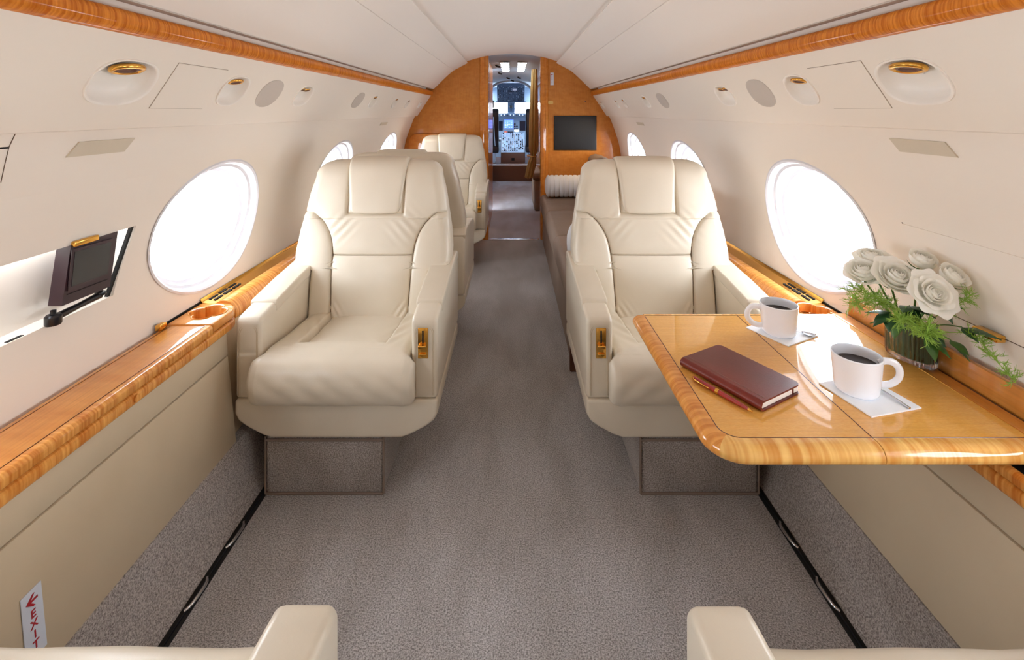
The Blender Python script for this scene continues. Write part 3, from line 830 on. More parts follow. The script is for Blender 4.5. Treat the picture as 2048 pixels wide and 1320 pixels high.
# vase
VC = Vector((1.012,1.232,ZT+.0005)); va = math.atan2(-.104,.032)
vase = thing('glass_vase', 'low oval ribbed clear glass vase holding white roses', 'vase', VC, va)
def vring(f, z, rib=.0012, n=240):
    out = []
    for k in range(n):
        t = 2*PI*k/n; rr = 1+rib/.03*math.cos(32*t)*1.1
        c, s_ = math.cos(t), math.sin(t)
        out.append((.056*f*rr*math.copysign(abs(c)**.8, c), .029*f*rr*math.copysign(abs(s_)**.9, s_), z))
    return out
bm = bmesh.new()
add_loft(bm, [vring(.80,0),vring(.93,.001),vring(.99,.006),vring(1.0,.02),vring(1.0,.06),vring(1.01,.106),vring(1.0,.109),vring(.95,.109),vring(.90,.104,0),vring(.88,.05,0),vring(.86,.016,0),vring(.70,.012,0)])
finish('glass_body', bm, 'glass', vase, angle=60)
bm = bmesh.new(); add_loft(bm, [vring(.82,.013,.002),vring(.84,.03,.002),vring(.845,.085,.002),vring(.78,.086,.002)])
lin = finish('leaf_lining', bm, 'liner', vase, angle=60)

def petal(bm, q, ang, Rk, thm, half, dz, curl, seed):
    """one petal lying on a bulb-shaped surface around the flower axis"""
    def fn(u, v):
        a = (v-.5)*2; uu = u*(1-.13*a*a*a*a-.03*math.sin(a*6+seed))
        t = uu*thm; w = half*(.35+.65*math.sin(min(1, u*1.35)*PI/2))
        rho = Rk*math.sin(t)*(1+.05*a*a); z = -Rk*math.cos(t)
        k = max(0, uu-.72)/.28
        rho += curl*Rk*k*k; z -= curl*Rk*.45*k**3
        rho += .03*Rk*math.sin(a*4+seed)*u*u
        th = ang+a*w
        return q @ Vector((rho*math.cos(th), rho*math.sin(th), z+dz))
    grid(bm, fn, 10, 14)
def rose(loc, ax, R, label, op=1.0):
    root = thing('white_rose', label, 'flower', loc, 0, 'white roses in the vase')
    ax = Vector(ax).normalized(); bm = bmesh.new(); q = ax.to_track_quat('Z', 'Y')
    rings = [(2,.16,150,1.9,0),(3,.26,140,1.3,.02),(3,.38,130,1.25,.05),(4,.52,121,1.05,.10),(5,.68,112,.90,.18),(5,.85,103,.85,.26),(6,1.0,94,.78,.34)]
    if op < 1: rings = rings[:-1]
    for ring, (n, rad, thm, half, curl) in enumerate(rings):
        for j in range(n):
            f = random.uniform(.94,1.06)
            petal(bm, q, 2*PI*j/n+ring*.83+random.uniform(-.15,.15), rad*R*f, math.radians(thm*(1+.10*(1-op))), half, (1-rad)*R*(.22 if op <= 1 else .02), curl*op*random.uniform(.7,1.3), ring*2.1+j)
    finish('bloom', bm, 'petal', root, angle=80)
    base = VC+Vector((random.uniform(-.008,.008), random.uniform(-.02,.02), .05))-Vector(loc)
    q0 = -ax*R*.95
    tube('stem', crom([tuple(q0), tuple(q0-ax*.01), tuple(base*.5+q0*.3-ax*.008), tuple(base)], 5), .0024, 'leaf', root, 8)
    bm = bmesh.new()
    for j in range(5):
        t0 = 2*PI*j/5
        def sf(u, v, t0=t0):
            t = .15+u*1.0; rr = R*1.03
            return q @ Vector((rr*math.sin(t)*math.cos(t0+(v-.5)*(.7*(1-u))), rr*math.sin(t)*math.sin(t0+(v-.5)*(.7*(1-u))), -rr*math.cos(t)))
        grid(bm, sf, 5, 2)
    finish('sepals', bm, 'leaf', root)
rose((.920,1.270,.868), (-.35,-.35,.85), .036, 'white rose at the far left of the bouquet')
rose((.965,1.300,.895), (-.15,-.2,1), .035, 'white rose at the back left, partly behind the full rose')
rose((.950,1.195,.878), (-.15,-.6,.75), .040, 'full white rose left of centre')
rose((1.030,1.215,.912), (.0,-.45,1), .032, 'small upright white rose at the top', .6)
rose((1.040,1.140,.896), (.15,-.6,.75), .032, 'half open white rose on the right, close to the wall', .8)
rose((.972,1.112,.866), (-.10,-.85,.50), .036, 'widest open white rose, in front, facing the camera', 1.35)
# foliage
def leaf_at(bm, p, d, up, L, Wd):
    d = Vector(d).normalized(); s_ = d.cross(Vector(up)).normalized(); n = s_.cross(d)
    def fn(u, v):
        w = Wd*math.sin(PI*u**.8)*(1-.25*u)*(2*v-1)
        return Vector(p)+d*L*u+s_*w+n*(-.25*L*u*u-abs(2*v-1)*.12*Wd)
    grid(bm, fn, 8, 4)
def broad(loc, dirs, label, mat='leafdark'):
    root = thing('leafy_twig', label, 'foliage', loc, 0, 'rose leaves around the vase rim')
    b0 = VC+Vector((0,0,.07))-Vector(loc)
    tube('twig', crom([tuple(b0), tuple(b0*.4+Vector((0,0,.01))), (0,0,0)], 5), .0014, 'leaf', root, 6)
    bm = bmesh.new()
    for d, L, Wd in dirs: leaf_at(bm, (0,0,0), d, (0,0,1), L, Wd)
    finish('leaves', bm, mat, root, angle=80)
broad((1.025,1.105,.790), [((.7,-.75,.15),.062,.022),((.1,-1,-.2),.04,.015)], 'dark pointed leaves at the right, under the front rose')
broad((.975,1.14,.775), [((.2,-1,-.35),.05,.018),((-.6,-.8,-.1),.05,.018),((-.2,-.9,.4),.045,.017)], 'dark leaves over the middle of the vase rim')
broad((.935,1.20,.785), [((-1,-.1,-.4),.055,.018),((-.6,-.7,-.6),.05,.016),((-.7,.5,0),.05,.016)], 'dark leaves at the left below the full rose')
broad((.955,1.165,.815), [((-.8,-.6,.2),.05,.018),((.3,-1,.3),.045,.018),((-.3,-.9,-.5),.05,.018),((.8,-.6,-.1),.05,.018)], 'dark glossy leaves filling the gap between front roses and vase')
broad((1.01,1.15,.83), [((.6,-.8,.2),.045,.016),((-.3,-1,-.1),.045,.017),((.2,-.8,-.6),.05,.017)], 'dark leaves behind the front rose')
broad((1.0,1.19,.87), [((.3,-.3,1),.035,.010),((-.5,.2,1),.04,.010),((.8,-.4,.5),.04,.012)], 'small leaves between the upper roses')
broad((.995,1.16,.745), [((.5,-1,-.5),.055,.017),((-.2,-.9,-.9),.055,.016)], 'leaves hanging over the front glass of the vase', 'leaf')
broad((1.03,1.14,.745), [((.5,-.9,-.6),.05,.013),((.1,-1,-.1),.045,.016)], 'leaves leaning to the right of the vase rim', 'leaf')
broad((.97,1.22,.76), [((-.6,-.4,-.8),.05,.015),((-.9,.4,-.1),.06,.014)], 'leaves drooping at the left rim of the vase', 'leaf')
def fern(path, label, spread_, n=70, fine=.018):
    p0 = Vector(path[0]); root = thing('fern_sprig', label, 'foliage', p0, 0, 'asparagus fern sprigs')
    pts = crom([tuple(Vector(p)-p0) for p in path], 12); bm = bmesh.new()
    add_tube(bm, pts, .0009, 5)
    for i in range(n):
        k = int(len(pts)*(.25+.74*random.random())); p = Vector(pts[min(k, len(pts)-1)])
        d = Vector((random.uniform(-1,1), random.uniform(-1,1), random.uniform(-.6,1))).normalized()
        e = p+d*spread_*random.uniform(.4,1)
        add_tube(bm, [p, (p+e)/2+Vector((0,0,.003)), e], [.0007,.0006,.0003], 4)
        for j in range(5):
            b_ = p+(e-p)*random.uniform(.3,1)
            dd = ((e-p).normalized()+Vector((random.uniform(-1,1), random.uniform(-1,1), random.uniform(-1,1)))*.8).normalized()
            add_tube(bm, [b_, b_+dd*fine*random.uniform(.5,1)], [.0007,.0003], 4)
    o = finish('needles', bm, 'fern', root); return root
fern([(.985,1.20,.755),(.93,1.20,.80),(.88,1.20,.815),(.845,1.20,.80)], 'feathery light green fern spraying out at the left of the bouquet', .035, 90)
fern([(.98,1.17,.75),(.955,1.12,.785),(.935,1.09,.79),(.915,1.075,.78)], 'bright fern spraying forward above the front mug side of the vase', .028, 70)
fern([(.985,1.17,.75),(.93,1.14,.79),(.895,1.12,.80)], 'feathery fern under the full rose at the left', .032, 80)
fern([(1.0,1.15,.755),(1.03,1.09,.78),(1.045,1.05,.745),(1.05,1.01,.715)], 'thin fern sprig drooping to the right of the vase', .024, 60, .014)
fern([(.99,1.22,.76),(.94,1.27,.80),(.90,1.30,.80)], 'fern sprig behind the left roses', .03, 45)
fern([(1.01,1.17,.78),(1.035,1.13,.83),(1.05,1.11,.86)], 'fern sprig rising behind the front rose at the right', .02, 35)

# ------------------------------------------------------------------ left wall monitor recess
rec = thing('monitor_recess', 'open rectangular wall compartment on the left holding the small screen', 'compartment')
prism('lining', [(.80,.770),(1.336,.770),(1.392,.966),(.80,.966)], 'x', 1.146, 1.160, 'wall', rec, 0, 3, -1)
prism('lining', [(.80,.764),(1.34,.764),(1.34,.7755),(.80,.7755)], 'x', 1.098, 1.160, 'wall', rec, 0, 3, -1)
d = bmesh.new()
add_loft(d, [[Vector((-(wallx(z)+dx), y, z)) for y, z in ((1.320,.777),(1.328,.777),(1.383,.961),(1.375,.961))] for dx in (.003, .012)])
finish('door_channel', d, 'slot', rec)
dz = [(wallx(z)-.005, z) for z in (.957,1.0,1.04,1.08,1.12)]
dzs = [(.957,.0045),(.985,.004),(1.02,.003),(1.06,.0018),(1.10,.0002)]
prism('raised_door', [(wallx(z)-t_, z) for z, t_ in dzs]+[(wallx(z)+.006, z) for z, t_ in dzs[::-1]], 'y', .80, 1.392, 'wall', rec, 0, 2, -1, 20)
box('door_latch', -1.058, -1.082, 1.175, 1.245, .952, .966, 'gold', rec, .003)
box('sill_slot', -1.102, -1.110, 1.060, 1.095, .7750, .7768, 'slot', rec)
mon = thing('wall_monitor', 'small dark screen on a folding black arm inside the left wall compartment', 'monitor')
xm0, xm1 = -1.066, -1.100
bm = bmesh.new()
add_loft(bm, [[(x, 1.149, .820), (x, 1.286, .817), (x, 1.312, .957), (x, 1.172, .957)] for x in (xm0, xm1)])
bevel_bm(bm, .004, 3); finish('case', bm, 'monitor', mon)
def quad_plate(name, x, pts, th, mat, parent):
    bm = bmesh.new(); add_loft(bm, [[(x, *p) for p in pts], [(x+th, *p) for p in pts]]); return finish(name, bm, mat, parent)
quad_plate('bezel', xm0+.0025, [(1.160,.851),(1.279,.848),(1.293,.944),(1.171,.948)], .002, 'monitor', mon)
quad_plate('glass', xm0+.0045, [(1.168,.859),(1.272,.856),(1.285,.936),(1.178,.940)], .001, 'screen', mon)
quad_plate('groove', xm0+.0012, [(1.160,.842),(1.278,.839),(1.2785,.8405),(1.1605,.8435)], .001, 'slot', mon)
tube('arm', [(-1.085,1.155,.792),(-1.088,1.22,.794),(-1.088,1.280,.797)], [.009,.007,.009], 'black', mon, 12)
bm = bmesh.new(); add_lathe(bm, [(.0002,.0),(.015,0),(.0165,.003),(.0165,.020),(.013,.024),(.006,.025),(.006,.034),(.0002,.035)], -1.088, 1.150, .776, 24); finish('pivot', bm, 'black', mon)
bm = bmesh.new(); add_lathe(bm, [(.0002,.0),(.012,0),(.013,.003),(.012,.008),(.006,.010),(.006,.018),(.0002,.019)], -1.088, 1.282, .797, 24); finish('pivot', bm, 'black', mon)
# closed compartment door on the right
dr = thing('compartment_door', 'closed cream wall compartment door with brass latch behind the roses', 'door')
bm = bmesh.new(); zz = [.777,.82,.87,.92,.975]
ring = lambda dx: [Vector((wallx(z)+dx, .70, z)) for z in zz]+[Vector((wallx(z)+dx, 1.27+.055*(z-.777)/.198, z)) for z in zz[::-1]]
add_loft(bm, [ring(.004), ring(-.004)]); bevel_bm(bm, .0012, 1, 50); finish('door_panel', bm, 'wall', dr, angle=20)
bm = bmesh.new()
add_loft(bm, [[Vector((wallx(z)-.0005, y, z)) for y, z in ((.70,.7735),(1.272,.7735),(1.330,.978),(1.327,.978),(1.270,.776),(.70,.776))], [Vector((wallx(z)+.002, y, z)) for y, z in ((.70,.7735),(1.272,.7735),(1.330,.978),(1.327,.978),(1.270,.776),(.70,.776))]])
finish('door_gap', bm, 'seam', dr)
box('latch', 1.070, 1.094, 1.072, 1.130, .768, .784, 'gold', dr, .004)
# dark slot at the very left edge
tag(box('vent_slot', -(wallx(1.205)-.003), -(wallx(1.205)+.01), .88, .951, 1.208, 1.213, 'slot'), 'thin black slot high on the left wall at the picture edge', 'slot')

tag(tube('panel_seam', [(-(wallx(z)-.0003), y, z) for y, z in ((.9505,1.237),(.951,1.211),(.957,1.175),(.963,1.14))], .0008, 'seam', None, 6), 'fine slanted panel seam high on the left wall at the picture edge', 'seam')
# ------------------------------------------------------------------ signs
def text_mesh(body, size, mat, parent, M4, name='lettering', extrude=.0004):
    cu = bpy.data.curves.new('t', 'FONT'); cu.body = body; cu.size = size; cu.extrude = extrude
    cu.align_x = 'CENTER'; cu.align_y = 'CENTER'; cu.offset = size*.012
    o = bpy.data.objects.new('t', cu); COL.objects.link(o)
    dg = bpy.context.evaluated_depsgraph_get(); dg.update()
    me = bpy.data.meshes.new_from_object(o.evaluated_get(dg), depsgraph=dg)
    bpy.data.objects.remove(o, do_unlink=True)
    me.transform(M4); me.materials.clear(); me.materials.append(M[mat])
    n = bpy.data.objects.new(name, me); COL.objects.link(n); n.parent = parent
    return n
def exit_sign(frame, w, h, label, col):
    """frame: matrix, x right, y up, z towards viewer"""
    root = thing('exit_sign', label, 'sign', frame.translation)
    F = Matrix.Translation(-frame.translation) @ frame
    bm = bmesh.new(); add_box(bm, -w/2, w/2, -h/2, h/2, -.0005, .0012); bm.transform(F); finish('placard', bm, 'signwhite', root)
    bm = bmesh.new(); y = h*.34; q = w*.30
    for pts in ([(-q,y),(q*.1,y+q*.95),(q*.45,y+q*.95),(-q*.2,y+q*.16),(q*.9,y+q*.16),(q*.9,y-q*.16),(-q*.2,y-q*.16),(q*.45,y-q*.95),(q*.1,y-q*.95)],):
        A1 = [bm.verts.new((p[0], p[1], .0013)) for p in pts]; B1 = [bm.verts.new((p[0], p[1], .002)) for p in pts]
        bm.faces.new(A1[::-1]); bm.faces.new(B1)
        for i in range(len(pts)): bm.faces.new((A1[i], A1[(i+1) % len(pts)], B1[(i+1) % len(pts)], B1[i]))
    bm.transform(F); finish('arrow', bm, col, root, smooth=False)
    for k, ch in enumerate('EXIT'):
        text_mesh(ch, w*.52, col, root, F @ Matrix.Translation((0, h*(.14-.155*k), .0016)))
pz = .300; px = .908+(pz-.193)*(.936-.908)/(.476-.193)
nx = Vector((.99, 0, .098)).normalized()
up = Vector((-.098, 0, .99)).normalized(); upv = Vector((-(.936-.908), 0, .283)).normalized()
xr = Vector((0,1,0)); zr = xr.cross(upv)
F1 = Matrix.Translation((-(px-.001), .930, pz)) @ Matrix((xr, upv, zr)).transposed().to_4x4()
exit_sign(F1, .040, .125, 'white placard with red arrow and EXIT on the left leather panel, bottom corner', 'red')
F2 = Matrix.Translation((.402, 4.868, 1.612)) @ Matrix((Vector((1,0,0)), Vector((0,0,1)), Vector((0,-1,0)))).transposed().to_4x4()
exit_sign(F2, .034, .125, 'tiny white EXIT placard high on the wooden bulkhead right of the doorway', 'red')

# ------------------------------------------------------------------ forward bulkhead
def half_outline(x_in, top):
    pts = [(x_in, -.0), (x_in, top)]
    pts += [(.40,1.90),(.55,1.86),(.70,1.72),(.85,1.60),(.95,1.48),(1.05,1.27),(1.11,1.10),(1.15,.95),(1.16,.80),(1.16,.68),(1.14,.50),(1.12,.25),(1.1,-.03)]
    return pts
for s, xi in ((-1, .325), (1, .365)):
    o = prism('wall_front_'+NAME[s], half_outline(xi, 1.845 if s < 0 else 1.84), 'y', 4.870, 4.93, 'wood_bulk', None, 0, 3, s)
    tag(o, kind='structure')
# casings
for s, x0, x1 in ((-1, .235, .325), (1, .285, .365)):
    bm = bmesh.new()
    pr = [(x0,4.95),(x0,4.875),(x0+.008,4.862),(x0+.03,4.856),(x0+.045,4.862),(x0+.055,4.858),(x1-.008,4.862),(x1,4.872),(x1,4.95)]
    add_prism(bm, pr, 'z', 0, 1.852, s)
    tag(finish('door_casing', bm, 'wood_case', angle=30), 'tall rounded wooden casing on the %s side of the doorway' % NAME[s], 'door casing')
# threshold
tag(box('threshold', -.225, .275, 4.845, 4.885, 0, .008, 'chrome', None, .003), 'shiny metal threshold strip across the doorway floor', 'threshold')
# raised wooden surround behind far chair
sur = rounded([(-1.025,.35,.02),(-.345,.35,.02),(-.345,1.02,.02),(-.41,1.062,.03),(-.985,1.062,.03),(-1.025,1.02,.02)])
tag(prism('headboard_panel', sur, 'y', 4.835, 4.871, 'wood_case', None, .006, 3), 'raised wooden panel on the bulkhead behind the far left armchair', 'panel')
# television
tv = thing('television', 'black flat television on the wooden bulkhead right of the doorway', 'television', (.635,4.87,1.07))
box('bezel', -.212, .212, -.014, .0, -.172, .172, 'tv', tv, .003)
box('screen', -.205, .205, -.0155, -.012, -.165, .165, 'tv', tv)
bm = bmesh.new(); add_loft(bm, [[(.388+u, y, 1.375+v) for u, v in oval(.026,.018,24,3)] for y in (4.871, 4.866)])
tag(finish('gold_plaque', bm, 'goldsatin'), 'small oval gold plaque on the bulkhead above and left of the television', 'plaque')
tube_o = tube('coat_knob', [(.735,4.872,1.385),(.735,4.862,1.385)], .006, 'inlay', None, 12)
tag(tube_o, 'tiny dark knob on the bulkhead above the television', 'knob')

# ------------------------------------------------------------------ divan and bolsters
dv = thing('divan', 'long taupe suede divan along the right wall behind the right armchair', 'sofa', (.62,3.6,0))
DL = Vector((.62,3.6,0))
def dprism(name, pts, y0, y1, mat, bevel, parent=dv):
    bm = bmesh.new(); add_prism(bm, [(p[0]-DL.x, p[1]) for p in pts], 'y', y0-DL.y, y1-DL.y)
    bmesh.ops.recalc_face_normals(bm, faces=bm.faces); bevel_bm(bm, bevel, 4, 40); return finish(name, bm, mat, parent, angle=50)
dprism('divan_base', [(.30,0),(.305,.36),(.92,.36),(.88,0)], 2.42, 4.80, 'taupe', .012)
for k in range(3):
    ya = 2.43+k*.795
    dprism('seat_cushion', [(.285,.30),(.275,.36),(.278,.43),(.30,.462),(.45,.468),(.80,.46),(.82,.36),(.31,.34)], ya, ya+.787, 'taupe', .022)
    dprism('back_cushion', [(.80,.40),(.77,.60),(.745,.80),(.760,.85),(.82,.868),(.90,.85),(.955,.62),(.95,.40)], ya, ya+.787, 'taupe', .03)
dprism('end_panel', [(.285,.0),(.285,.455),(.94,.455),(.92,0)], 2.385, 2.418, 'wood_dark', .006)
def bolster(loc, label):
    root = thing('bolster_pillow', label, 'pillow', loc, 0, 'white ribbed bolsters')
    rings = []
    n = 60; L = .44; R = .107
    for i in range(89):
        u = i/88; x = u*L
        e = min(u, 1-u)*L
        r_ = R*(1 if e > .03 else (.55+.45*math.sin(e/.03*PI/2)))
        r_ *= 1-.07*(math.cos(2*PI*u*5)**10)
        rings.append([(x, r_*math.cos(2*PI*k/n), r_*math.sin(2*PI*k/n)*.98) for k in range(n)])
    bm = bmesh.new(); add_loft(bm, rings); finish('ribbed_cover', bm, 'white_towel', root, angle=70)
    bm = bmesh.new(); add_lathe(bm, [(.0002,-.004),(.012,-.003),(.014,0),(.0002,.001)], n=20); bm.transform(Matrix.Rotation(PI/2, 4, 'Y')); finish('end_button', bm, 'white_towel', root)
bolster((.315,4.62,.575), 'white ribbed bolster at the far end of the divan by the bulkhead')
bolster((.30,2.60,.575), 'white bolster at the near end of the divan, its end peeking past the armchair')

# ------------------------------------------------------------------ corridor and flight deck
YC, YE = 9.0, 10.9
tag(box('floor_corridor', -.62, .62, 4.86, YC, -.05, 0, 'runner'), kind='structure')
tag(prism('ceiling_corridor', arc_top(.50, 1.866, .09)+[(.50,1.9),(-.50,1.9)], 'y', 4.90, YE, 'cockpit', None, 0, 3, 1, 20), kind='structure')
tag(box('wall_corridor_left', -.25, -.33, 4.93, 6.3, 0, 1.85, 'wood_bulk'), kind='structure')
tag(box('wall_galley_left', -.52, -.58, 6.3, YC, 0, 1.85, 'cockpit'), kind='structure')
tag(box('wall_corridor_right', .40, .46, 4.93, YC, 0, 1.85, 'wood_case'), kind='structure')
for s, x in ((-1,-.085), (1,.12)):
    lp = thing('corridor_light', 'bright strip of square lamps in the corridor ceiling, the %s one' % NAME[s], 'light', (x,6.25,1.855), 0, 'corridor ceiling lights')
    for k in range(4):
        box('diffuser', -.048, .048, -.62+k*.32, -.62+k*.32+.15, -.012, .0, 'lampwhite', lp, .004)
    box('light_frame', -.058, .058, -.66, .62, -.004, .003, 'cockpit', lp)
for i, (x, y) in enumerate(((-.20,5.9),(-.20,7.0),(-.09,8.0),(.09,7.9),(-.02,8.6))):
    tag(tube('ceiling_nozzle', [(x,y,1.852),(x+.02,y,1.835),(x+.05,y+.02,1.83)], .012, 'slot', None, 8), 'dark ceiling air nozzle above the corridor, %s from the cabin end' % ['first','second','third','fourth','fifth'][i], 'nozzle', 'corridor ceiling nozzles')
# cockpit door arch
arch = []
n = 20
for k in range(n+1):
    t = PI*k/n; arch.append((-.02-.40*math.cos(t), 1.62+.24*math.sin(t)))
tag(tube('cockpit_arch', [(-.42,8.98,.3)]+[(p[0],8.98,p[1]) for p in arch]+[(.38,8.98,.3)], .025, 'cockpit', None, 10), 'pale arched frame around the flight deck opening', 'door frame')
# step
st = thing('cockpit_step', 'dark wooden step up to the flight deck with pale edge', 'step', (0,9,0))
box('riser', -.52, .52, .0, 1.74, 0, .285, 'wood_dark', st)
box('step_edge', -.50, .50, -.02, .04, .285, .305, 'white', st, .004)
# curtain
rings = []
for i in range(41):
    u = i/40; z = 1.80-u*1.32
    w = .032+.018*abs(math.sin(u*2.4))-(.02*math.exp(-((u-.80)/.04)**2))
    cx_ = .275-.02*u-(.05*max(0, u-.82)/.18)
    rings.append([(cx_+w*(1+.16*math.cos(9*t))*math.cos(t), 5.95+.10*(1+.16*math.cos(9*t))*math.sin(t), z) for t in [2*PI*k/90 for k in range(90)]])
cur = thing('curtain', 'gold curtain gathered at the right side of the corridor', 'curtain')
bm = bmesh.new(); add_loft(bm, rings); finish('drape', bm, 'curtain', cur, angle=70)
tube('tie_back', [(.245+.06*math.cos(t), 5.95+.12*math.sin(t), .745) for t in [2*PI*k/24 for k in range(24)]], .008, 'goldsatin', cur, 8, True)
# jump seat right of corridor
js = thing('jump_seat', 'taupe folded crew seat low on the right of the corridor', 'seat', (.36,6.6,0))
box('seat_pad', -.10, .03, -.35, .45, .40, .50, 'taupe', js, .03)
box('seat_box', -.07, .03, -.33, .43, 0, .40, 'taupe', js, .02)
# flight deck
fd = thing('instrument_panel', 'wide blue-grey flight deck instrument panel with lit screens', 'instrument panel', (0,10.45,0))
box('panel_face', -.55, .55, 0, .05, .70, 1.20, 'instr', fd, .01)
prism('glareshield', [(-.18,1.19),(-.20,1.22),(-.16,1.255),(.06,1.262),(.06,1.20)], 'x', -.6, .6, 'cockpit_panel', fd, .01)
box('center_display', -.165, .03, -.012, .0, .93, 1.11, 'bluescreen', fd)
bm = bmesh.new()
for r_ in range(5):
    for c in range(4):
        if random.random() < .8: add_box(bm, -.155+c*.047, -.155+c*.047+random.uniform(.012,.036), -.014, -.011, .945+r_*.033, .945+r_*.033+.010)
finish('display_symbols', bm, emit('display_cyan', (.5,.75,1,1), 2.5), fd)
for x0, x1 in ((-.33,-.20), (.165,.29)): box('side_display', x0, x1, -.012, 0, .88, 1.08, 'instrdark', fd)
box('standby_display', -.17, -.10, -.012, 0, .74, .87, emit('display_red', (.9,.25,.2,1), .8), fd)
box('standby_display', -.09, .02, -.012, 0, .72, .86, 'instrdark', fd)
box('lit_strip', .055, .14, -.012, 0, .865, .89, 'lampwhite', fd)
for k in range(5): tag(tube('gauge', [(.06+.045*(k % 2),-.013,.92+.05*(k//2)),(.06+.045*(k % 2),0,.92+.05*(k//2))], .019, 'instrdark', fd, 16))
for k in range(16):
    x = -.5+k*.065; box('knob', x, x+.025, -.225, -.19, 1.205, 1.23, 'white' if k % 3 else 'instrdark', fd, .003)
pd = thing('center_pedestal', 'centre console between the pilot seats, brown end and switch-covered top', 'console', (.02,9.55,.285))
prism('console_body', [(0,0),(0,.19),(.02,.20),(.82,.55),(.86,0)], 'x', -.24, .24, 'brownbox', pd, .008)
box('opening', -.03, .03, -.004, .004, .04, .09, 'slot', pd)
prism('console_top', [(.005,.198),(.02,.205),(.82,.555),(.83,.53)], 'x', -.235, .235, 'instr', pd)
sw = bmesh.new(); sd_ = bmesh.new()
for r_ in range(13):
    for c in range(11):
        y = .05+r_*.058; z = .218+(y-.02)*.4375; x = -.215+c*.040
        if random.random() < .75:
            add_box(sw if random.random() < .5 else sd_, x, x+random.uniform(.014,.03), y, y+.03, z-.01, z+random.uniform(.006,.03))
finish('light_switches', sw, 'white', pd); finish('dark_switches', sd_, 'instrdark', pd)
for x in (-.04, .03): tube('thrust_lever', [(x,.5,.42),(x,.46,.54)], .014, 'white', pd, 8)
ov = thing('overhead_panel', 'dark blue overhead switch panel above the windscreen', 'switch panel', (-.02,9.75,1.49))
prism('panel_face', [(.0,-.015),(-.03,.0),(-.28,.33),(-.24,.36),(.04,.02)], 'x', -.275, .27, 'cockpit_panel', ov, .005)
sw = bmesh.new(); sd_ = bmesh.new()
for r_ in range(11):
    for c in range(16):
        t = .06+r_*.082; y = -.035-t*.25; z = .0+t*.33; x = -.255+c*.0325
        if random.random() < .8: add_box(sw if random.random() < .35 else sd_, x, x+random.uniform(.008,.02), y-.012, y+.01, z, z+random.uniform(.008,.018))
finish('light_switches', sw, 'instr', ov); finish('dark_switches', sd_, 'instrdark', ov)
box('white_switch_block', .03, .11, -.22, -.19, .21, .28, 'white', ov)
prism('overhead_lip', [(.02,-.03),(-.03,-.025),(-.03,.0),(.02,.01)], 'x', -.30, .295, 'cockpit_panel', ov, .004)
# pilot seats
def pilot(loc, label):
    root = thing('pilot_seat', label, 'pilot seat', loc, 0, 'black pilot seats')
    prism('seat_back', [(0,.30),(.10,.30),(.06,.95),(.03,1.06),(-.05,1.06),(-.07,.95)], 'x', -.22, .22, 'black', root, .03, 3)
    prism('headrest', [(-.06,1.07),(-.06,1.22),(.02,1.22),(.02,1.07)], 'x', -.13, .13, 'black', root, .02, 3)
    prism('seat_pad', [(0,.20),(0,.34),(.45,.34),(.45,.20)], 'x', -.22, .22, 'black', root, .03, 3)
    box('pedestal', -.15, .15, .02, .35, 0, .22, 'cockpit', root, .01)
    prism('armrest', [(.02,.42),(.02,.47),(.34,.47),(.34,.42)], 'x', .22, .26, 'cockpit', root, .008)
    tube('harness', [(.12,-.075,.9),(.14,-.03,.5),(.15,.0,.34)], .008, 'cockpit', root, 6)
    return root
pilot((-.475,9.35,.285), 'black pilot seat on the left of the flight deck')
pilot((.485,9.45,.285), 'black pilot seat on the right of the flight deck')
# flight deck shell with windscreen
tag(prism('wall_cockpit', [(-1.0,1.49),(1.0,1.49),(1.0,2.0),(-1.0,2.0)], 'y', 10.75, 10.80, 'cockpit'), kind='structure')
tag(box('wall_nose', -1.0, 1.0, 10.75, 10.8, 0, 1.24, 'cockpit'), kind='structure')
for s in (-1, 1): tag(box('wall_cockpit_'+NAME[s], s*.85, s*.9, YC, 10.8, 0, 1.95, 'cockpit'), kind='structure')
for s in (-1, 1): tag(box('wall_cockpit_aft_'+NAME[s], s*.45, s*.9, YC-.03, YC, 0, 1.95, 'cockpit'), kind='structure')
ws = bpy.data.objects.new('window_windscreen', None); COL.objects.link(ws); ws.location = (0,10.77,1.365); tag(ws, kind='structure')
box('center_post', -.095, .06, -.02, .02, -.125, .125, 'cockpit_panel', ws)
box('pane', -.9, -.1, -.004, 0, -.125, .125, 'pane', ws); box('pane', .065, .9, -.004, 0, -.125, .125, 'pane', ws)
cp = thing('compass', 'small black standby compass on the windscreen post', 'compass', (-.02,10.72,1.40))
bm = bmesh.new(); add_lathe(bm, [(.0002,-.03),(.03,-.025),(.035,0),(.03,.025),(.0002,.03)], n=20); finish('compass_body', bm, 'slot', cp)
box('bracket', -.008, .008, -.005, .04, -.10, .09, 'slot', cp)
# tall folded leg of left crew closet
tag(box('corridor_cabinet', -.42, -.34, 7.4, 8.6, 0, .5, 'cockpit', None, .01), 'low pale cabinet at the left end of the corridor', 'cabinet')

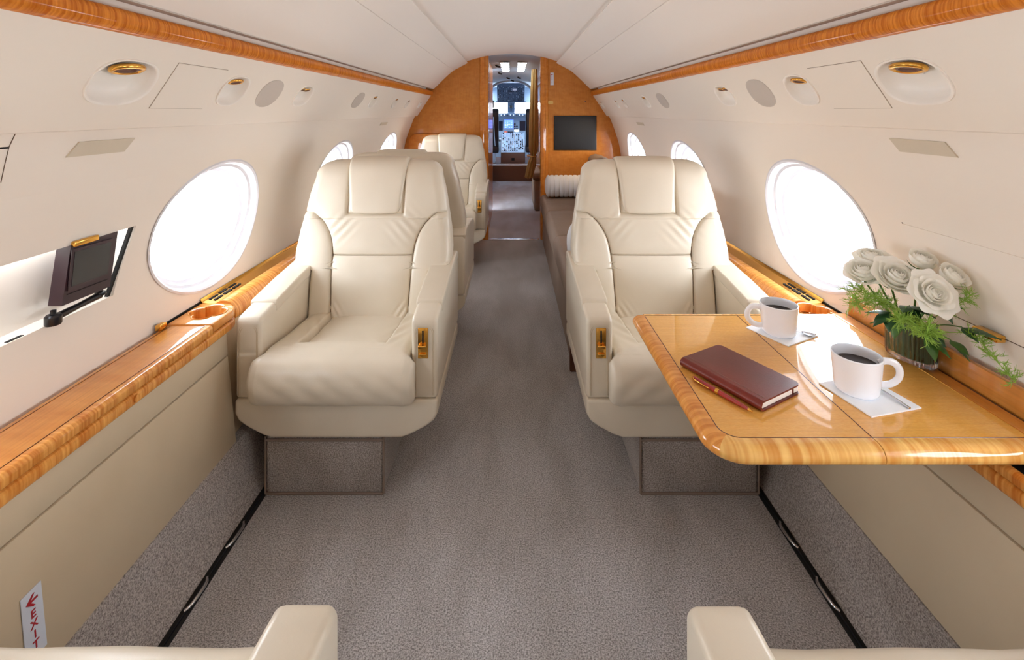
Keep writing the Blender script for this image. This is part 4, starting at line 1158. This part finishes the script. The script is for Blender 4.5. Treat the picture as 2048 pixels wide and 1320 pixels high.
# ------------------------------------------------------------------ light
def area(name, loc, rot, sx_, sy_, power, col=(1,1,1), portal=False):
    L = bpy.data.lights.new(name, 'AREA'); L.shape = 'RECTANGLE'; L.size = sx_; L.size_y = sy_; L.energy = power; L.color = col
    if portal: L.cycles.is_portal = True
    o = bpy.data.objects.new(name, L); COL.objects.link(o); o.location = loc; o.rotation_euler = rot; return o
for s, y in glass_ports:
    area('daylight_portal', (s*1.185, y, .877), (0, s*PI/2, 0), .38, .54, 1, portal=True)
area('daylight_portal', (0, 10.80, 1.365), (-PI/2, 0, 0), 1.8, .26, 1, portal=True)
W = bpy.data.worlds.new('world'); bpy.context.scene.world = W; W.use_nodes = True
bg = W.node_tree.nodes['Background']; bg.inputs[0].default_value = (.84,.915,1,1); bg.inputs[1].default_value = 17
def spot(name, loc, target, power, col, size=80, blend=.8, rad=.02):
    L = bpy.data.lights.new(name, 'SPOT'); L.energy = power; L.color = col; L.spot_size = math.radians(size); L.spot_blend = blend; L.shadow_soft_size = rad
    o = bpy.data.objects.new(name, L); COL.objects.link(o); o.location = loc
    d = Vector(target)-Vector(loc); o.rotation_euler = d.to_track_quat('-Z', 'Y').to_euler(); return o

spot('reading_spot', (.86,4.30,1.34), (.62,4.87,.72), 14, (1,.78,.5), 70, .9)
for s in (-1, 1):
    spot('reading_spot', (s*.84,1.55,1.345), (s*.60,2.12,1.0), .6, (1,.66,.5), 60, 1)
spot('reading_spot', (-.84,4.15,1.345), (-.58,4.6,.9), 3, (1,.85,.7), 70, 1)
# ------------------------------------------------------------------ camera
cd = bpy.data.cameras.new('camera'); cam = bpy.data.objects.new('camera', cd); COL.objects.link(cam)
cam.location = (0,0,H); cam.rotation_euler = (PI/2,0,0)
cd.sensor_width = 36; cd.lens = 970/2048*36
cd.shift_x = 0.0; cd.shift_y = -(660-224)/2048
cd.clip_start = .02
sc = bpy.context.scene; sc.camera = cam
sc.view_settings.view_transform = 'Standard'; sc.view_settings.look = 'None'; sc.view_settings.gamma = 1
sc.view_settings.use_curve_mapping = False
sc.view_settings.exposure = 0.04
sc.cycles.max_bounces = 12; sc.cycles.diffuse_bounces = 7; sc.cycles.glossy_bounces = 4; sc.cycles.transmission_bounces = 8; sc.cycles.transparent_max_bounces = 12
sc.cycles.sample_clamp_indirect = 8; sc.cycles.caustics_reflective = False; sc.cycles.caustics_refractive = False
sc.cycles.use_denoising = True
